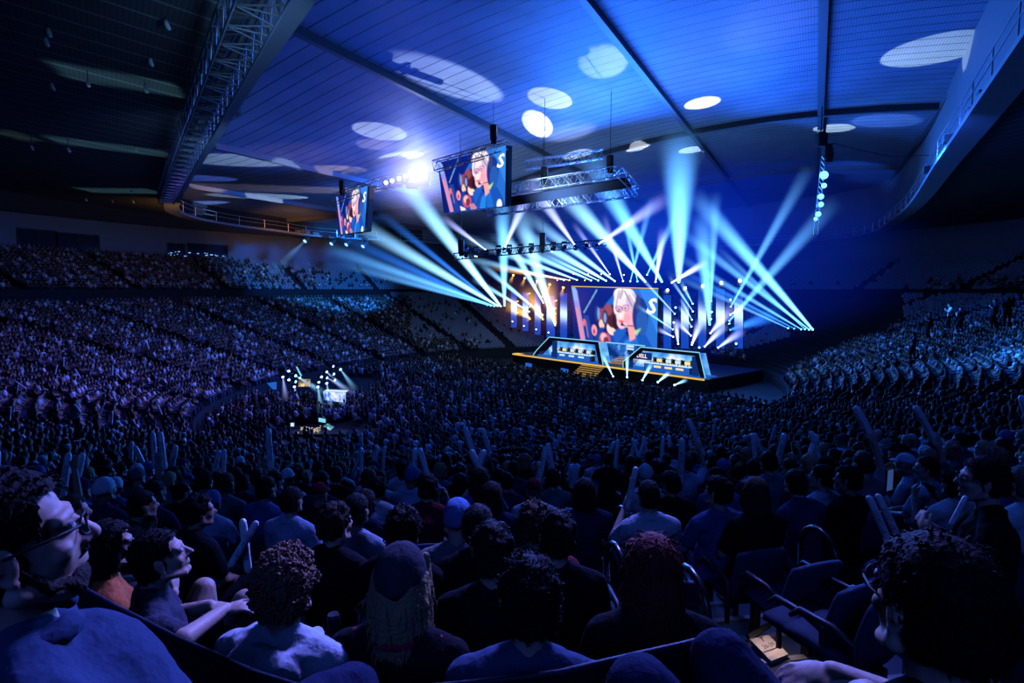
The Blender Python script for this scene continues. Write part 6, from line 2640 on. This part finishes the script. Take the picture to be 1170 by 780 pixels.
soffit_band(66, 84, 205, 96, 2.2, (.28, .68, .85))
soffit_band(60, 165, 192, 170, 2.4, (.28, .68, .85))
soffit_band(0, 160, 40, 168, 1.2, (.4, .7, .6))
soffit_band(95, 222, 178, 214, 2.2, (.28, .68, .85))
soffit_band(200, 250, 270, 258, 3, (.15, .3, 1))
area('added_gantry_fill', G(330, 60, 15.5), G(262, 60, 18.8), 1.2, 70, (.2, .5, 1), 70)  # added lamps that brighten the gantry edges, no fixtures there
area('added_gantry_fill', G(250, 190, 15.5), G(200, 200, 18.8), 1.5, 90, (.2, .5, 1), 70)
area('amber_edge', G(345, 275, 15.2), G(335, 262, 18.3), 3, 200, (1, .4, .1), 35)
area('amber_edge', G(205, 262, 15.5), G(192, 243, 18.3), 2, 90, (1, .5, .15), 70)
area('added_truss_fill', P(640, 232, 44), P(645, 207, 46), 3, 260, (.5, .75, 1), 110)  # added lamps that brighten the trusses from nearby
area('added_truss_fill', P(620, 300, 47), P(610, 284, 51), 2, 40, (.4, .6, 1), 100)
spot('amber_audience', (6, 64, 9), G(590, 451, 1.2), 7, 9000, (1, .55, .1), .5)
area('stair_light', G(879, 738, zs) + V((.0, -.06, .2)), G(879, 738, zs), .06, .2, (1, .72, .72), 120)
area('catwalk_right', G(1060, 150, 17.5), G(1110, 170, 18.5), 2, 200, (.03, .13, 1), 90)

# ------------------------------------------------------------------ haze round the stage, its glow painted as emission inside each volume
def haze(name, c, r, col, s, pw=1.6):
    b = bmesh.new()
    bmesh.ops.create_icosphere(b, subdivisions=3, radius=1.0)
    me = bpy.data.meshes.new('haze')
    b.to_mesh(me)
    b.free()
    m = bpy.data.materials.new('painted_glow')
    nt, N, L = nodes_of(m)
    N.remove(N['Principled BSDF'])
    pv = N.new('ShaderNodeVolumePrincipled')
    pv.inputs['Density'].default_value = 0
    pv.inputs['Emission Color'].default_value = (*col, 1)
    tc = N.new('ShaderNodeTexCoord')
    ln = N.new('ShaderNodeVectorMath')
    ln.operation = 'LENGTH'
    L.new(tc.outputs['Object'], ln.inputs[0])
    sb = N.new('ShaderNodeMath'); sb.operation = 'SUBTRACT'; sb.use_clamp = True; sb.inputs[0].default_value = 1
    L.new(ln.outputs['Value'], sb.inputs[1])
    p_ = N.new('ShaderNodeMath'); p_.operation = 'POWER'; p_.inputs[1].default_value = pw
    L.new(sb.outputs[0], p_.inputs[0])
    nz = N.new('ShaderNodeTexNoise'); nz.inputs['Scale'].default_value = 2.2; nz.inputs['Detail'].default_value = 2
    L.new(tc.outputs['Object'], nz.inputs['Vector'])
    mu = N.new('ShaderNodeMath'); mu.operation = 'MULTIPLY'
    L.new(p_.outputs[0], mu.inputs[0]); L.new(nz.outputs['Fac'], mu.inputs[1])
    m2 = N.new('ShaderNodeMath'); m2.operation = 'MULTIPLY'; m2.inputs[1].default_value = s * 2
    L.new(mu.outputs[0], m2.inputs[0])
    L.new(m2.outputs[0], pv.inputs['Emission Strength'])
    L.new(pv.outputs[0], N['Material Output'].inputs['Volume'])
    o = link(name, me, m)
    o.location = c
    o.scale = r
    return o


h = haze('haze', P(790, 285, 80), (34, 14, 21), (.001, .026, .6), .06)
tag(h, 'blue haze with painted glow hanging around the stage', 'haze', kind='stuff')
h = haze('haze', P(715, 262, 74), (18, 8, 9), (.01, .13, 1.0), .035)
tag(h, 'brighter blue haze with painted glow between the beams over the stage', 'haze', kind='stuff')
h = haze('haze', P(615, 345, 70), (8, 4, 5), (1.0, .34, .05), .03)
tag(h, 'amber haze with painted glow around the left banners', 'haze', kind='stuff')
h = haze('haze', P(478, 197, 52), (7, 3, 6.5), (.38, .38, 1.0), 2.8, 4.5)  # lens glare of the spotlights, painted as a glowing volume
tag(h, 'painted lens glare around the glaring spotlights', 'haze', kind='stuff')
